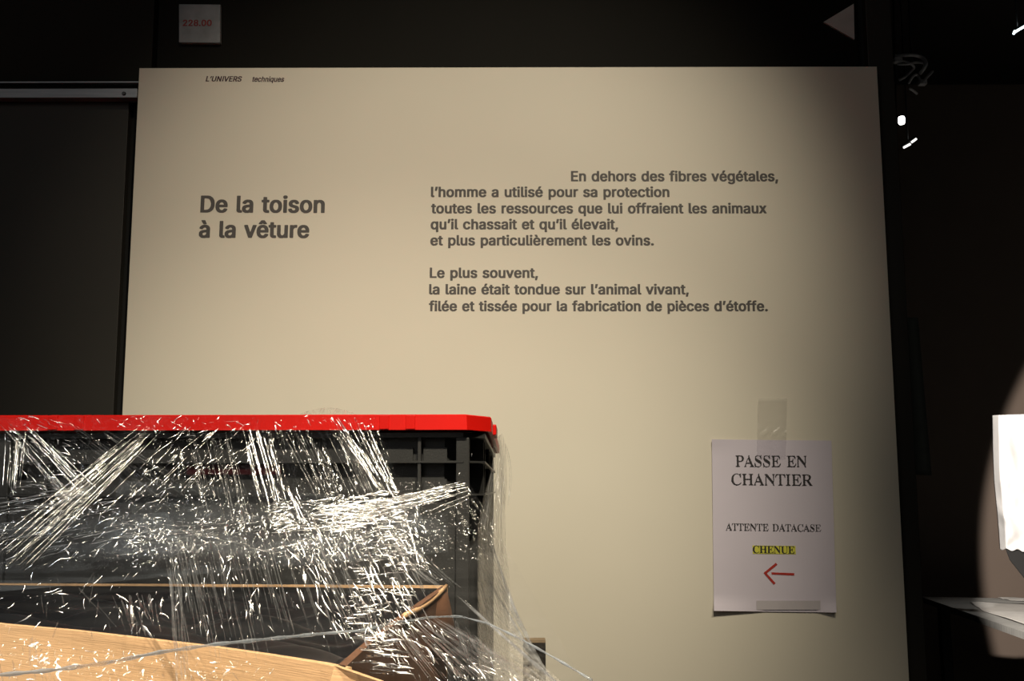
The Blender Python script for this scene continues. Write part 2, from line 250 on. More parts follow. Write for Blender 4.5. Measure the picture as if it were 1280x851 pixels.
# ------------------------------------------------------------------ lettering (glyph outlines in 1/1000 em)
G = json.loads(r'''{"sans":{",":[188,[152,83,164,75,165,52,114,-125,94,-135,25,-134,13,-130,8,-121,8,-98,36,75,52,84]],".":[188,[113,103,140,95,164,75,173,48,173,33,164,10,145,-10,125,-19,67,-19,40,-7,28,6,19,25,19,60,24,71,40,88,60,99,79,104]],"0":[453,[271,530,304,521,360,488,380,467,411,413,434,317,434,190,414,102,395,63,363,23,333,1,287,-18,256,-23,194,-23,144,-10,113,5,77,37,49,79,32,125,19,187,15,244,19,321,32,383,47,425,75,469,98,492,167,527,190,531],[235,440,225,442,201,433,181,413,166,390,146,329,139,256,146,179,159,137,187,88,198,78,225,68,240,70,260,82,280,106,299,148,312,213,311,298,295,371,269,417,256,430]],"2":[453,[271,530,313,518,337,507,387,461,407,417,412,394,411,344,398,300,367,251,327,202,212,83,209,75,406,72,419,60,418,-6,398,-15,48,-14,35,-2,36,56,246,283,280,333,288,360,288,379,280,406,263,427,233,441,217,442,194,434,175,415,163,390,157,360,152,351,137,346,52,346,39,352,35,360,35,387,43,425,59,456,79,481,113,507,137,518,183,531]],"8":[453,[271,530,325,514,357,494,390,461,407,429,412,406,411,352,407,333,390,301,359,267,396,237,422,194,431,163,431,106,422,79,396,37,367,13,323,-10,263,-23,194,-23,163,-19,121,-7,74,21,48,47,28,83,23,102,23,167,32,198,50,229,93,267,67,293,47,329,39,363,39,398,47,433,59,456,73,475,106,503,137,518,183,531],[238,440,217,442,190,430,178,417,166,390,166,363,174,340,189,321,217,308,237,309,260,319,276,337,288,371,287,387,275,415,256,434],[235,217,206,214,183,204,159,179,146,144,151,117,166,90,190,74,221,66,252,70,276,83,291,98,304,125,303,156,287,188,271,203]],"D":[502,[283,522,344,507,406,472,434,444,464,398,480,360,492,290,492,213,483,163,472,129,452,89,404,37,340,1,263,-15,44,-14,33,-7,31,2,32,513,52,523],[246,433,163,435,154,429,154,83,160,73,225,73,287,90,329,124,352,166,360,190,369,267,364,302,348,354,331,383,303,410,283,422]],"E":[419,[390,522,402,514,404,506,404,448,390,436,156,432,156,302,371,299,384,287,385,229,380,217,367,212,156,210,154,83,156,76,163,73,394,72,407,60,406,-6,387,-15,52,-15,37,-10,31,2,32,513,52,523]],"I":[220,[70,0,190,0,190,523,70,523]],"L":[393,[140,522,152,514,154,506,154,79,163,73,379,72,390,64,392,56,392,-2,379,-14,52,-15,32,-6,31,510,35,517,48,523]],"N":[523,[479,522,490,514,492,506,490,-7,471,-15,375,-15,359,-10,172,283,156,300,153,-6,133,-15,48,-15,35,-10,31,2,33,514,52,523,152,523,167,515,351,225,367,208,371,513,387,523]],"R":[449,[294,522,348,507,394,477,422,440,433,410,438,390,438,317,430,283,411,248,355,198,453,17,457,6,456,-6,437,-15,344,-15,329,-10,316,2,221,179,163,181,156,179,154,171,153,-6,137,-15,42,-13,33,-7,31,2,32,513,52,523],[215,437,163,438,154,433,154,279,160,270,225,269,267,278,296,298,310,325,315,352,311,375,292,413,275,426,252,433]],"S":[447,[275,530,313,522,340,511,380,487,398,469,418,440,426,421,431,402,429,370,413,362,321,363,306,374,295,406,279,423,252,437,225,442,198,437,175,426,162,413,146,379,151,356,162,340,187,324,310,287,352,270,390,246,417,219,433,187,438,163,438,110,433,90,413,51,381,17,329,-10,279,-23,167,-23,129,-14,79,9,37,47,13,94,8,121,8,140,12,148,29,154,121,153,133,144,140,119,159,90,175,78,221,65,252,70,283,85,303,106,310,121,314,144,304,167,279,188,229,207,129,236,63,273,36,306,24,337,24,413,52,465,78,490,121,514,183,531]],"U":[517,[475,522,487,514,488,506,488,152,476,98,452,55,406,13,360,-10,306,-23,210,-23,148,-7,105,17,79,39,55,71,40,102,31,137,33,514,48,523,133,523,153,513,154,179,159,152,178,110,197,90,240,70,267,69,302,78,326,94,341,113,357,148,362,171,363,513,379,523]],"V":[480,[479,522,491,513,491,494,310,-2,290,-15,194,-15,179,-10,171,-2,159,29,-3,467,-11,494,-10,513,6,523,94,523,110,518,117,511,240,168,249,183,363,513,379,523]],"a":[389,[237,399,283,387,317,369,353,329,364,298,369,252,368,-6,348,-15,267,-15,248,-10,202,-23,121,-23,94,-18,44,8,19,33,9,52,0,83,0,133,12,167,39,198,79,218,125,231,237,246,242,252,241,275,226,302,194,314,167,306,155,298,121,261,83,258,17,278,12,287,13,306,29,334,56,361,102,387,156,400],[244,156,194,154,148,141,133,130,124,113,128,87,144,70,167,62,202,71,221,85,236,106,246,140]],"b":[424,[133,522,146,510,148,389,194,400,267,400,302,391,340,372,369,348,391,317,410,275,419,237,419,144,407,90,387,52,356,16,321,-7,290,-18,267,-23,190,-23,144,-8,125,-15,44,-15,24,-6,23,510,28,517,40,523],[234,310,213,311,198,307,173,287,159,263,147,229,143,194,151,137,166,102,185,79,213,66,240,70,269,94,287,129,296,163,296,213,279,267,252,300]],"c":[396,[252,399,294,387,340,361,372,329,391,290,391,271,371,259,325,247,290,246,273,256,256,288,237,303,221,310,202,312,179,303,166,294,151,275,131,225,127,171,144,113,167,81,198,66,221,67,245,79,264,102,273,121,290,131,333,131,379,118,391,110,391,87,369,44,337,12,306,-7,252,-23,167,-23,140,-18,75,16,46,44,24,79,13,110,4,152,4,225,13,267,24,298,44,330,90,372,121,387,167,400]],"d":[424,[390,522,402,514,404,506,403,-6,387,-15,298,-15,279,-9,237,-23,160,-23,121,-14,90,1,46,40,28,67,8,125,4,152,4,229,13,271,24,302,46,337,73,363,113,387,163,400,233,400,279,388,283,514,298,523],[219,310,198,311,183,307,158,287,140,256,127,206,131,152,144,113,167,81,198,66,225,70,254,94,268,121,281,171,281,210,272,248,254,283,234,302]],"e":[404,[248,399,290,387,321,372,348,350,372,321,387,290,400,244,399,163,379,154,137,154,131,144,136,125,148,101,167,81,183,71,210,63,240,71,252,78,275,111,290,119,333,119,383,107,395,98,395,79,379,47,344,12,294,-14,256,-23,167,-23,129,-14,75,16,40,51,20,87,4,152,4,225,13,267,24,298,44,330,90,372,129,391,167,400],[219,310,190,310,162,294,139,260,134,237,271,237,273,244,268,260,253,287,240,299]],"f":[254,[225,545,260,537,272,529,273,510,260,467,240,454,194,456,185,452,174,429,173,402,179,396,240,396,253,390,257,383,257,325,253,317,240,312,179,311,173,306,172,-6,156,-15,63,-14,52,-7,50,2,50,306,44,311,-6,312,-21,320,-22,387,-6,396,48,399,50,456,55,475,77,510,106,530,160,546]],"g":[425,[237,399,279,387,298,396,383,396,403,387,404,-33,395,-71,384,-94,363,-119,333,-141,294,-157,256,-165,156,-165,98,-149,56,-123,21,-79,23,-60,79,-28,117,-27,133,-35,154,-60,171,-72,198,-81,213,-81,248,-68,265,-52,276,-33,280,-2,275,2,229,-11,163,-11,113,1,63,31,28,75,9,125,4,156,4,229,13,271,24,302,46,337,74,363,106,384,140,396,163,400],[219,310,198,311,183,307,158,287,140,256,127,206,131,156,143,121,171,89,198,77,229,82,254,102,268,125,281,171,281,213,268,260,248,291]],"h":[410,[133,522,146,510,148,389,194,400,263,400,287,395,329,376,345,363,372,329,380,310,388,263,388,2,387,-7,375,-14,283,-15,267,-6,265,244,250,287,229,306,210,312,183,303,162,283,146,244,145,-6,125,-15,40,-15,24,-6,23,510,28,517,40,523]],"i":[167,[117,537,140,523,152,511,157,498,157,471,146,448,110,427,60,427,33,439,17,455,12,467,12,498,23,521,56,538],[133,395,144,387,146,379,146,-2,141,-10,129,-15,40,-15,28,-10,23,2,23,383,28,390,40,396]],"l":[189,[133,522,144,514,146,506,146,83,156,70,183,69,198,61,211,13,210,-2,202,-10,163,-19,90,-15,63,-3,37,20,23,52,23,510,28,517,40,523]],"m":[610,[483,399,517,387,540,373,564,348,583,306,588,275,588,2,584,-10,571,-15,487,-15,467,-6,465,260,460,279,448,299,421,312,398,307,381,290,366,248,365,2,361,-10,348,-15,263,-15,244,-6,242,267,231,294,217,307,202,312,190,310,167,296,155,279,146,256,145,-6,125,-15,40,-15,25,-7,23,379,28,390,40,396,121,396,144,389,179,400,260,400,298,384,321,368,363,391,390,400]],"n":[410,[267,399,298,391,348,361,364,340,380,310,388,263,387,-6,367,-15,283,-15,267,-6,265,244,250,287,229,306,210,312,183,303,162,283,146,244,145,-6,125,-15,44,-15,29,-10,23,2,24,387,44,396,125,396,148,386,190,400]],"o":[415,[248,399,294,387,338,363,369,333,391,298,403,267,411,225,411,152,403,110,389,75,369,44,338,13,294,-11,248,-23,167,-23,140,-18,75,16,46,44,24,79,13,110,4,152,4,225,13,267,24,298,44,330,90,372,121,387,167,400],[223,310,194,310,163,291,140,252,127,202,127,171,144,113,167,81,198,66,233,71,254,87,272,113,288,171,288,202,275,254,252,291]],"p":[424,[271,399,304,390,360,358,391,317,407,287,419,233,419,140,407,90,373,33,353,13,313,-10,267,-23,187,-23,148,-12,144,-149,129,-157,37,-157,25,-149,23,-140,24,387,44,396,125,396,148,386,190,400],[234,310,213,311,198,307,173,287,159,263,147,229,143,194,151,137,166,102,185,79,213,66,240,70,269,94,287,129,296,163,296,213,279,267,252,300]],"q":[424,[237,399,275,386,298,396,387,396,399,390,404,383,404,-140,402,-149,390,-157,302,-158,287,-153,281,-144,279,-12,233,-23,156,-23,121,-14,78,10,46,40,26,71,13,106,4,148,4,229,17,283,44,334,78,367,113,387,160,400],[219,310,198,311,183,307,158,287,140,256,127,206,131,152,144,113,167,81,198,66,225,70,254,94,268,121,281,171,281,210,272,248,254,283,234,302]],"r":[259,[260,399,273,387,271,316,256,308,202,307,183,301,162,283,147,256,145,-6,125,-15,44,-15,29,-10,23,2,24,387,44,396,125,396,144,390,179,400]],"s":[365,[233,399,275,387,319,360,337,337,353,306,353,283,340,274,290,262,256,262,239,271,217,303,206,310,183,315,160,307,150,298,142,283,143,267,152,254,171,243,283,214,313,199,335,183,353,156,361,129,361,83,357,63,340,35,319,13,277,-10,252,-18,225,-23,140,-23,98,-14,58,6,38,21,21,43,4,87,9,106,75,123,110,122,123,113,144,77,183,62,221,77,233,94,234,110,227,125,213,133,102,163,63,182,44,196,26,221,16,256,16,290,20,313,33,338,58,363,98,387,148,400]],"t":[227,[144,483,157,471,160,399,217,396,230,390,234,383,234,325,230,317,217,312,163,311,158,302,159,87,167,71,217,69,230,63,242,21,240,-7,210,-19,133,-19,110,-14,71,5,51,25,35,67,34,306,29,311,-10,313,-23,325,-21,387,-10,395,29,396,34,402,35,471,39,479,56,485]],"u":[410,[375,395,387,387,388,379,387,-7,367,-15,283,-15,260,-8,225,-19,140,-19,117,-14,78,6,40,48,23,98,25,387,40,396,125,396,145,387,146,125,159,94,175,77,187,70,206,69,229,78,246,94,257,113,265,144,267,387,283,396]],"v":[389,[390,395,403,387,403,371,257,-6,237,-15,152,-15,137,-10,113,40,-7,352,-11,367,-10,387,10,396,98,396,113,388,194,175,207,198,275,387,290,396]],"x":[379,[367,395,379,387,379,367,266,202,263,190,387,11,387,-7,367,-15,263,-12,255,-6,190,89,183,84,125,-3,113,-12,13,-15,-3,-10,-7,-2,-6,13,117,194,1,367,2,387,17,396,119,394,133,384,190,299,256,391,271,396]],"à":[389,[187,545,199,537,245,440,245,421,233,413,156,412,140,416,70,521,71,537,87,546],[237,399,283,387,317,369,353,329,364,298,369,252,368,-6,348,-15,267,-15,248,-10,202,-23,121,-23,94,-18,44,8,19,33,9,52,0,83,0,133,12,167,39,198,79,218,125,231,237,246,242,252,241,275,226,302,194,314,167,306,155,298,121,261,83,258,17,278,12,287,13,306,29,334,56,361,102,387,156,400],[244,156,194,154,148,141,133,130,124,113,128,87,144,70,167,62,202,71,221,85,236,106,246,140]],"è":[404,[198,545,214,533,260,437,260,421,248,413,171,412,156,416,143,429,86,517,86,537,98,545],[248,399,290,387,321,372,348,350,372,321,387,290,400,244,399,163,379,154,137,154,131,144,136,125,148,101,167,81,183,71,210,63,240,71,252,78,275,111,290,119,333,119,383,107,395,98,395,79,379,47,344,12,294,-14,256,-23,167,-23,129,-14,75,16,40,51,20,87,4,152,4,225,13,267,24,298,44,330,90,372,129,391,167,400],[219,310,190,310,162,294,139,260,134,237,271,237,273,244,268,260,253,287,240,299]],"é":[404,[310,545,322,537,322,521,253,417,240,412,167,412,148,420,147,440,197,540,213,546],[248,399,290,387,321,372,348,350,372,321,387,290,400,244,399,163,379,154,137,154,131,144,136,125,148,101,167,81,183,71,210,63,240,71,252,78,275,111,290,119,333,119,383,107,395,98,395,79,379,47,344,12,294,-14,256,-23,167,-23,129,-14,75,16,40,51,20,87,4,152,4,225,13,267,24,298,44,330,90,372,129,391,167,400],[219,310,190,310,162,294,139,260,134,237,271,237,273,244,268,260,253,287,240,299]],"ê":[404,[252,545,265,537,340,449,342,433,337,424,321,419,237,419,224,425,206,445,167,419,83,419,67,429,67,449,148,541,163,546],[248,399,290,387,321,372,348,350,372,321,387,290,400,244,399,163,379,154,137,154,131,144,136,125,148,101,167,81,183,71,210,63,240,71,252,78,275,111,290,119,333,119,383,107,395,98,395,79,379,47,344,12,294,-14,256,-23,167,-23,129,-14,75,16,40,51,20,87,4,152,4,225,13,267,24,298,44,330,90,372,129,391,167,400],[219,310,190,310,162,294,139,260,134,237,271,237,273,244,268,260,253,287,240,299]],"’":[177,[167,522,179,513,181,498,129,313,110,304,40,304,29,309,23,317,23,348,51,513,67,523]]},"bold":{"C":[468,[429,465,435,456,432,310,421,310,395,360,375,388,337,422,287,442,233,437,189,410,163,363,146,290,143,225,150,148,167,94,193,56,229,32,275,23,313,27,363,47,390,66,429,102,442,94,442,83,408,44,383,24,344,5,302,-7,260,-12,210,-7,167,5,112,37,81,67,55,106,36,152,27,194,27,260,36,302,55,348,75,380,110,415,137,434,167,449,206,460,233,465,279,465,321,457,387,435,403,440,420,463]],"H":[523,[502,454,507,448,506,441,463,427,450,398,450,63,462,33,483,20,505,17,505,2,283,3,283,17,306,20,331,33,342,63,342,210,340,217,333,219,190,219,181,213,181,75,186,48,198,28,240,17,240,2,17,3,18,17,52,24,63,35,73,60,73,402,61,425,18,440,18,452,240,452,240,440,202,430,190,422,186,413,181,387,181,256,190,250,333,250,340,252,342,260,341,402,329,427,317,433,283,440,283,451]],"E":[442,[394,454,400,444,400,329,394,320,382,325,376,356,360,388,342,406,319,417,256,431,210,431,194,426,186,417,181,379,183,248,213,246,249,260,264,275,279,304,288,340,294,346,304,340,304,129,298,120,288,125,276,175,256,204,225,218,187,223,181,213,181,75,186,44,198,32,217,27,252,27,306,36,352,58,383,89,410,138,425,141,427,125,402,3,18,2,18,13,60,27,68,37,73,52,77,83,77,367,67,418,48,433,18,440,17,451]],"N":[494,[475,454,480,448,478,440,440,430,428,417,423,402,421,-10,406,-10,389,6,113,341,109,340,108,333,108,56,117,33,140,20,163,17,165,6,156,0,21,3,22,17,56,24,65,33,72,44,77,71,77,383,44,427,21,440,22,452,148,454,160,450,387,174,391,175,392,183,392,383,388,406,379,425,363,433,337,439,331,448,340,454]],"U":[492,[467,454,473,448,471,441,435,425,423,398,423,156,407,75,381,33,356,13,333,1,279,-12,213,-12,187,-7,148,5,125,19,102,43,87,73,73,129,72,398,68,413,58,425,44,433,18,440,17,451,240,451,240,440,206,433,194,427,186,417,181,402,181,113,195,63,217,39,256,23,287,23,317,28,358,52,380,87,392,144,392,394,384,417,375,427,333,439,327,448,337,454]]},"serif":{"P":[418,[263,453,306,445,340,430,362,413,376,394,392,352,392,310,380,275,363,252,317,220,271,208,167,201,165,75,170,48,183,28,224,17,224,2,33,2,33,17,68,25,83,39,88,56,88,398,76,425,33,440,33,451],[254,429,187,431,171,417,165,398,165,240,171,231,248,232,276,244,299,271,308,313,303,379,287,412]],"A":[437,[225,468,245,425,241,417,234,413,234,406,367,90,394,35,406,24,424,17,427,6,417,0,252,0,246,6,249,17,287,26,299,44,291,75,267,129,117,131,110,129,103,121,82,71,78,52,80,25,109,17,110,3,13,0,8,6,8,13,27,25,26,37,41,63,67,129,91,140,94,153,82,167,138,306,147,317,164,325,187,379,198,410,186,425,201,463,210,469],[194,313,183,315,177,310,124,179,121,167,125,162,253,163]],"S":[390,[337,468,342,460,341,448,326,440,323,433,325,406,337,402,342,394,342,325,337,317,325,317,317,325,303,363,282,394,288,410,263,430,237,441,183,446,152,441,127,406,109,398,104,387,111,352,133,327,263,260,306,231,326,206,342,163,342,110,337,87,322,56,306,35,275,13,198,-15,183,-15,102,12,79,10,61,-13,44,-14,39,-6,40,10,55,17,58,25,57,56,43,63,39,71,39,152,44,160,60,160,68,152,82,106,99,71,92,60,95,52,116,33,133,24,167,15,229,16,248,20,277,40,292,71,291,110,283,126,263,146,133,216,104,240,82,267,66,313,66,352,77,394,69,410,94,437,113,440,137,453,175,465,217,461,271,446,298,446,310,451,321,468]],"E":[442,[379,454,384,448,385,413,399,406,404,398,404,325,394,316,387,317,378,325,372,356,347,398,346,410,333,418,275,431,198,431,179,426,171,417,165,379,168,248,225,246,244,251,276,306,286,344,294,350,306,344,307,263,303,256,289,248,288,221,290,214,303,210,307,202,308,129,302,117,294,116,286,121,272,175,251,213,217,223,171,223,165,213,165,75,171,43,183,32,198,28,271,27,321,36,364,56,362,71,387,102,406,138,413,145,429,145,431,125,422,79,414,63,397,56,387,3,33,2,33,13,75,27,83,37,88,52,92,83,92,367,83,418,63,433,33,440,33,451]],"N":[494,[460,454,465,448,463,441,436,433,427,402,427,175,422,167,410,163,408,156,408,40,426,29,425,-11,417,-15,406,-14,385,6,370,25,376,40,363,57,131,340,121,346,113,345,111,340,112,56,118,37,116,25,147,17,150,6,140,0,37,2,37,17,66,25,65,37,73,67,73,340,78,348,90,353,92,379,84,398,61,425,37,440,37,451,133,454,144,450,369,175,383,169,389,175,388,387,378,433,349,440,346,448,356,454]],"C":[468,[433,468,438,460,438,440,434,433,420,425,419,394,421,387,434,383,438,375,438,313,434,306,425,304,416,310,381,375,388,390,352,422,302,442,240,442,217,437,173,410,147,363,131,290,127,225,135,148,151,94,178,56,213,32,263,23,329,27,390,69,429,106,444,96,448,86,402,36,375,29,329,5,263,-15,233,-14,152,20,125,39,94,70,66,113,50,156,43,194,43,260,51,302,74,356,92,383,128,417,160,438,206,457,263,465,306,457,363,436,383,435,406,446,420,467]],"H":[523,[487,454,492,448,490,441,448,427,435,398,435,63,446,33,467,20,490,17,490,2,298,3,299,17,321,20,346,33,357,63,358,210,356,217,348,219,167,217,165,75,170,48,183,28,224,17,224,2,33,3,33,17,67,24,79,35,88,60,88,402,76,425,33,440,33,452,224,452,224,440,187,430,175,422,170,413,165,387,167,253,348,250,356,253,358,260,357,402,344,427,333,433,299,440,298,451]],"T":[423,[390,454,396,448,396,413,411,406,415,398,415,321,406,312,390,317,380,360,357,402,360,414,317,431,256,435,246,429,246,87,250,52,263,28,287,19,309,17,310,3,110,2,110,17,149,25,163,39,169,56,173,90,173,429,163,435,102,431,63,414,66,402,43,363,33,321,17,316,8,325,8,398,13,406,27,413,29,451]],"I":[261,[225,454,230,448,228,440,187,430,175,422,169,410,165,379,165,87,169,52,177,37,194,24,228,17,230,6,221,0,33,0,27,6,29,17,71,28,81,37,87,48,92,75,92,383,87,413,81,425,67,433,33,439,27,448,37,454]],"R":[473,[260,453,317,441,352,426,381,402,395,375,400,360,400,313,384,275,360,251,303,221,421,43,444,21,463,17,463,3,355,2,217,209,175,212,168,210,165,202,165,75,170,48,183,28,224,17,225,3,33,2,33,17,68,25,83,39,88,56,88,398,76,425,33,440,33,451],[258,429,194,431,178,425,170,413,165,390,165,244,171,235,240,235,263,240,290,254,310,283,319,321,319,348,310,387,290,415]],"D":[496,[256,453,333,433,367,414,396,390,430,340,446,294,454,229,446,160,425,104,411,79,365,37,298,9,221,0,40,0,35,6,37,17,72,25,83,37,88,52,88,394,75,427,52,437,37,439,31,448,40,454],[242,433,202,434,183,429,171,417,166,394,166,63,173,37,183,28,202,23,267,27,312,48,329,66,345,94,365,183,361,302,343,363,317,403,283,426]]}}''')
_gc = {}
def glyph(fam, ch):
    """one filled glyph as (verts, faces) in em"""
    k = (fam, ch)
    if k not in _gc:
        c = bpy.data.curves.new('g', 'CURVE'); c.dimensions = '2D'; c.fill_mode = 'BOTH'
        for p in G[fam][ch][1:]:
            sp = c.splines.new('POLY'); n = len(p) // 2; sp.points.add(n - 1)
            for i in range(n): sp.points[i].co = (p[2 * i] / 1000, p[2 * i + 1] / 1000, 0, 1)
            sp.use_cyclic_u = True
        tmp = bpy.data.objects.new('tmp', c); COL.objects.link(tmp)
        me = tmp.to_mesh(); _gc[k] = ([tuple(v.co[:2]) for v in me.vertices], [tuple(f.vertices) for f in me.polygons]); tmp.to_mesh_clear()
        bpy.data.objects.remove(tmp)
    return _gc[k]
def text_line(s, fam, p0, p1, m, parent, y, cap=None, name='lettering', shear=0.0, cap_em=None):
    """s drawn as flat print from pixel point p0 (baseline start) to p1 (baseline end) on the plane Y=y"""
    A = P(p0[0], p0[1], y); B = P(p1[0], p1[1], y)
    pen = 0.0; V = []; Fc = []
    for ch in s:
        if ch == ' ': pen += 0.25; continue
        gv, gf = glyph(fam, ch); b0 = len(V)
        V += [(x + pen, yy) for x, yy in gv]; Fc += [tuple(i + b0 for i in f) for f in gf]
        pen += G[fam][ch][0] / 1000 + (0.012 if fam == 'sans' else -0.025)
    xs = [v[0] for v in V]; x0, x1 = min(xs), max(xs)
    ce = max(v[1] for v in glyph(fam, {'sans': 'E', 'serif': 'E', 'bold': 'E'}[fam])[0])
    W = (B - A).length; sx = W / (x1 - x0)
    sy = (P(p0[0], p0[1] - cap, y) - A).length / ce
    me = bpy.data.meshes.new(name)
    me.from_pydata([((x - x0) * sx + shear * yy * sy, yy * sy, 0) for x, yy in V], [], Fc); me.materials.append(m)
    ang = math.atan2(B.z - A.z, B.x - A.x)
    me.transform(Matrix.Translation((A.x, y - 0.0004, A.z)) @ Matrix.Rotation(-ang, 4, 'Y') @ Matrix.Rotation(math.pi / 2, 4, 'X'))
    return link(bpy.data.objects.new(name, me), parent)

# light text board, standing on the floor in front of the partition
tl = P(175.5, 83, YW); tr = P(1094, 85.5, YW)
bz = (tl.z + tr.z) / 2
bl = P(152, 515, YW).x
board = tag(from_bm('text_panel', bm_box(bmesh.new(), (0, 0, 0), (1, 1, 1)), M_board),
            'large off-white exhibition text panel with two blocks of grey lettering', 'panel')
bme = board.data; xl = (tl.x + bl) / 2; xrr = tr.x + 0.003
for v in bme.vertices:
    v.co = Vector((xl if v.co.x < 0.5 else xrr, YW if v.co.y < 0.5 else YW + 0.024, 0 if v.co.z < 0.5 else bz))
LN = [("En dehors des fibres végétales,", 713.7, 972.7, 226.3), ("l’homme a utilisé pour sa protection", 538.6, 836.9, 246.0),
      ("toutes les ressources que lui offraient les animaux", 538.8, 958.4, 266.4), ("qu’il chassait et qu’il élevait,", 538.3, 772.7, 286.3),
      ("et plus particulièrement les ovins.", 537.9, 817.4, 306.4), ("Le plus souvent,", 537.1, 672.5, 347.0),
      ("la laine était tondue sur l’animal vivant,", 536.3, 861.0, 367.6), ("filée et tissée pour la fabrication de pièces d’étoffe.", 536.0, 959.9, 388.6)]
for s, x0, x1, y in LN:
    text_line(s, 'sans', (x0, y), (x1, y), M_ink, board, YW, 12.6)
text_line("De la toison", 'sans', (250.3, 265.0), (405.8, 265.6), M_ink, board, YW, 20.6)
text_line("à la vêture", 'sans', (248.4, 296.6), (386.4, 296.9), M_ink, board, YW, 20.6)
text_line("L’UNIVERS", 'sans', (257.0, 101.6), (301.5, 101.8), M_inkp, board, YW, 6.4, shear=0.2)
text_line("techniques", 'sans', (314.6, 102.0), (354.6, 102.2), M_inkp, board, YW, 6.4, shear=0.2)

# number plate, triangle
pl = [P(223.5, 5, 1.875), P(275.5, 5.5, 1.875), P(275, 53.5, 1.875), P(223.5, 53, 1.875)]
plate = tag(prism('number_plate', pl, (0, 0.01, 0), M_plate, None, 0.0008), 'small square grey plate with a red number on the dark wall', 'plate')
text_line("228.00", 'sans', (228.4, 32.4), (264.6, 32.4), M_redink, plate, 1.875, 7.6)
tri = [P(1029.7, 27.3, 1.881), P(1067.2, 4.6, 1.881), P(1068.2, 49.3, 1.881)]
tag(prism('triangle_marker', tri, (0, 0.004, 0), M_tri), 'pale triangular marker pointing left on the dark wall above the panel', 'sign')

# ------------------------------------------------------------------ A4 notice taped to the board
YN = YW - 0.003
notice_c = [(889.8, 549.0), (1039.3, 550.6), (1045.6, 765.4), (892.4, 763.4)]
def npt(u, v, lift=0.0):
    x = (1 - u) * (1 - v) * notice_c[0][0] + u * (1 - v) * notice_c[1][0] + u * v * notice_c[2][0] + (1 - u) * v * notice_c[3][0]
    y = (1 - u) * (1 - v) * notice_c[0][1] + u * (1 - v) * notice_c[1][1] + u * v * notice_c[2][1] + (1 - u) * v * notice_c[3][1]
    return P(x, y, YN - lift)
def grid(name, fn, nu, nv, m, parent=None, smooth=True, thick=0):
    vs = [tuple(fn(i / nu, j / nv)) for j in range(nv + 1) for i in range(nu + 1)]
    fs = [(j * (nu + 1) + i, j * (nu + 1) + i + 1, (j + 1) * (nu + 1) + i + 1, (j + 1) * (nu + 1) + i) for j in range(nv) for i in range(nu)]
    me = bpy.data.meshes.new(name); me.from_pydata(vs, [], fs); me.materials.append(m)
    if smooth: me.shade_smooth()
    o = link(bpy.data.objects.new(name, me), parent)
    if thick:
        s = o.modifiers.new('thickness', 'SOLIDIFY'); s.thickness = thick; s.offset = 0
    return o
def nlift(u, v):
    e = 0.0
    e += 0.012 * max(0, v - 0.93) / 0.07 * max(0, 0.42 - u) / 0.42
    e += 0.012 * max(0, v - 0.95) / 0.05 * max(0, u - 0.85) / 0.15
    e += 0.0025 * max(0, u - 0.8) / 0.2 * math.sin(v * 3.14)
    e += 0.003 * max(0, 0.06 - v) / 0.06 * max(0, 0.3 - u) / 0.3
    return e
notice = tag(grid('paper_notice', lambda u, v: npt(u, v, nlift(u, v)), 24, 30, M_paper), 'white paper notice with black words and a red arrow, taped to the panel', 'notice')
def nline(s, fam, x0, y0, x1, y1, cap, ce=0.68): return text_line(s, fam, (x0, y0), (x1, y1), M_print, notice, YN - 0.001, cap, cap_em=ce)
nline("PASSE EN", 'serif', 919.6, 583.0, 1008.6, 583.6, 14.0)
nline("CHANTIER", 'serif', 914.4, 605.8, 1015.8, 606.9, 14.0)
nline("ATTENTE DATACASE", 'serif', 907.4, 662.6, 1026.4, 664.4, 8.8)
prism('highlight', [P(940.6, 681.6, YN - .0008), P(994.4, 682.2, YN - .0008), P(994.8, 692.6, YN - .0008), P(941, 692.0, YN - .0008)], (0, .0002, 0), M_yellow, notice)
nline("CHENUE", 'bold', 941.0, 691.0, 993.2, 691.8, 9.2)
def stroke(a, b, w):
    A = P(*a, YN - 0.0009); B = P(*b, YN - 0.0009); d = (B - A).normalized(); n = Vector((-d.z, 0, d.x)) * w * YN / F / 2
    d *= w * YN / F / 2
    return prism('arrow_stroke', [A - d + n * .8, A - d * .6 - n, B + d - n, B + d + n], (0, -0.0001, 0), M_marker, notice)
stroke((956.4, 716.0), (969.6, 705.4), 3.0); stroke((956.4, 716.0), (967.2, 728.4), 3.0); stroke((965.6, 716.4), (991.4, 717.6), 2.8)
tag(grid('sticky_tape', lambda u, v: P(945.5 + 80 * u, 750.5 + 11.5 * v, YN - .0022), 6, 2, mat('frosted tape', (0.52, 0.485, 0.52), 0.35, noise=0.04), notice))
def tape_top(u, v):
    q = P(948 + 36 * u - 2 * v, 498 + 76 * v, YN - .0015)
    q.y -= 0.0007 * math.exp(-((v - .55) ** 2) * 90) * (1 + math.sin(u * 17 + v * 40)) + 0.0003 * math.sin(u * 9)
    return q
tag(grid('clear_tape', tape_top, 24, 50, M_tape), 'strip of clear tape holding the top of the paper notice', 'tape')

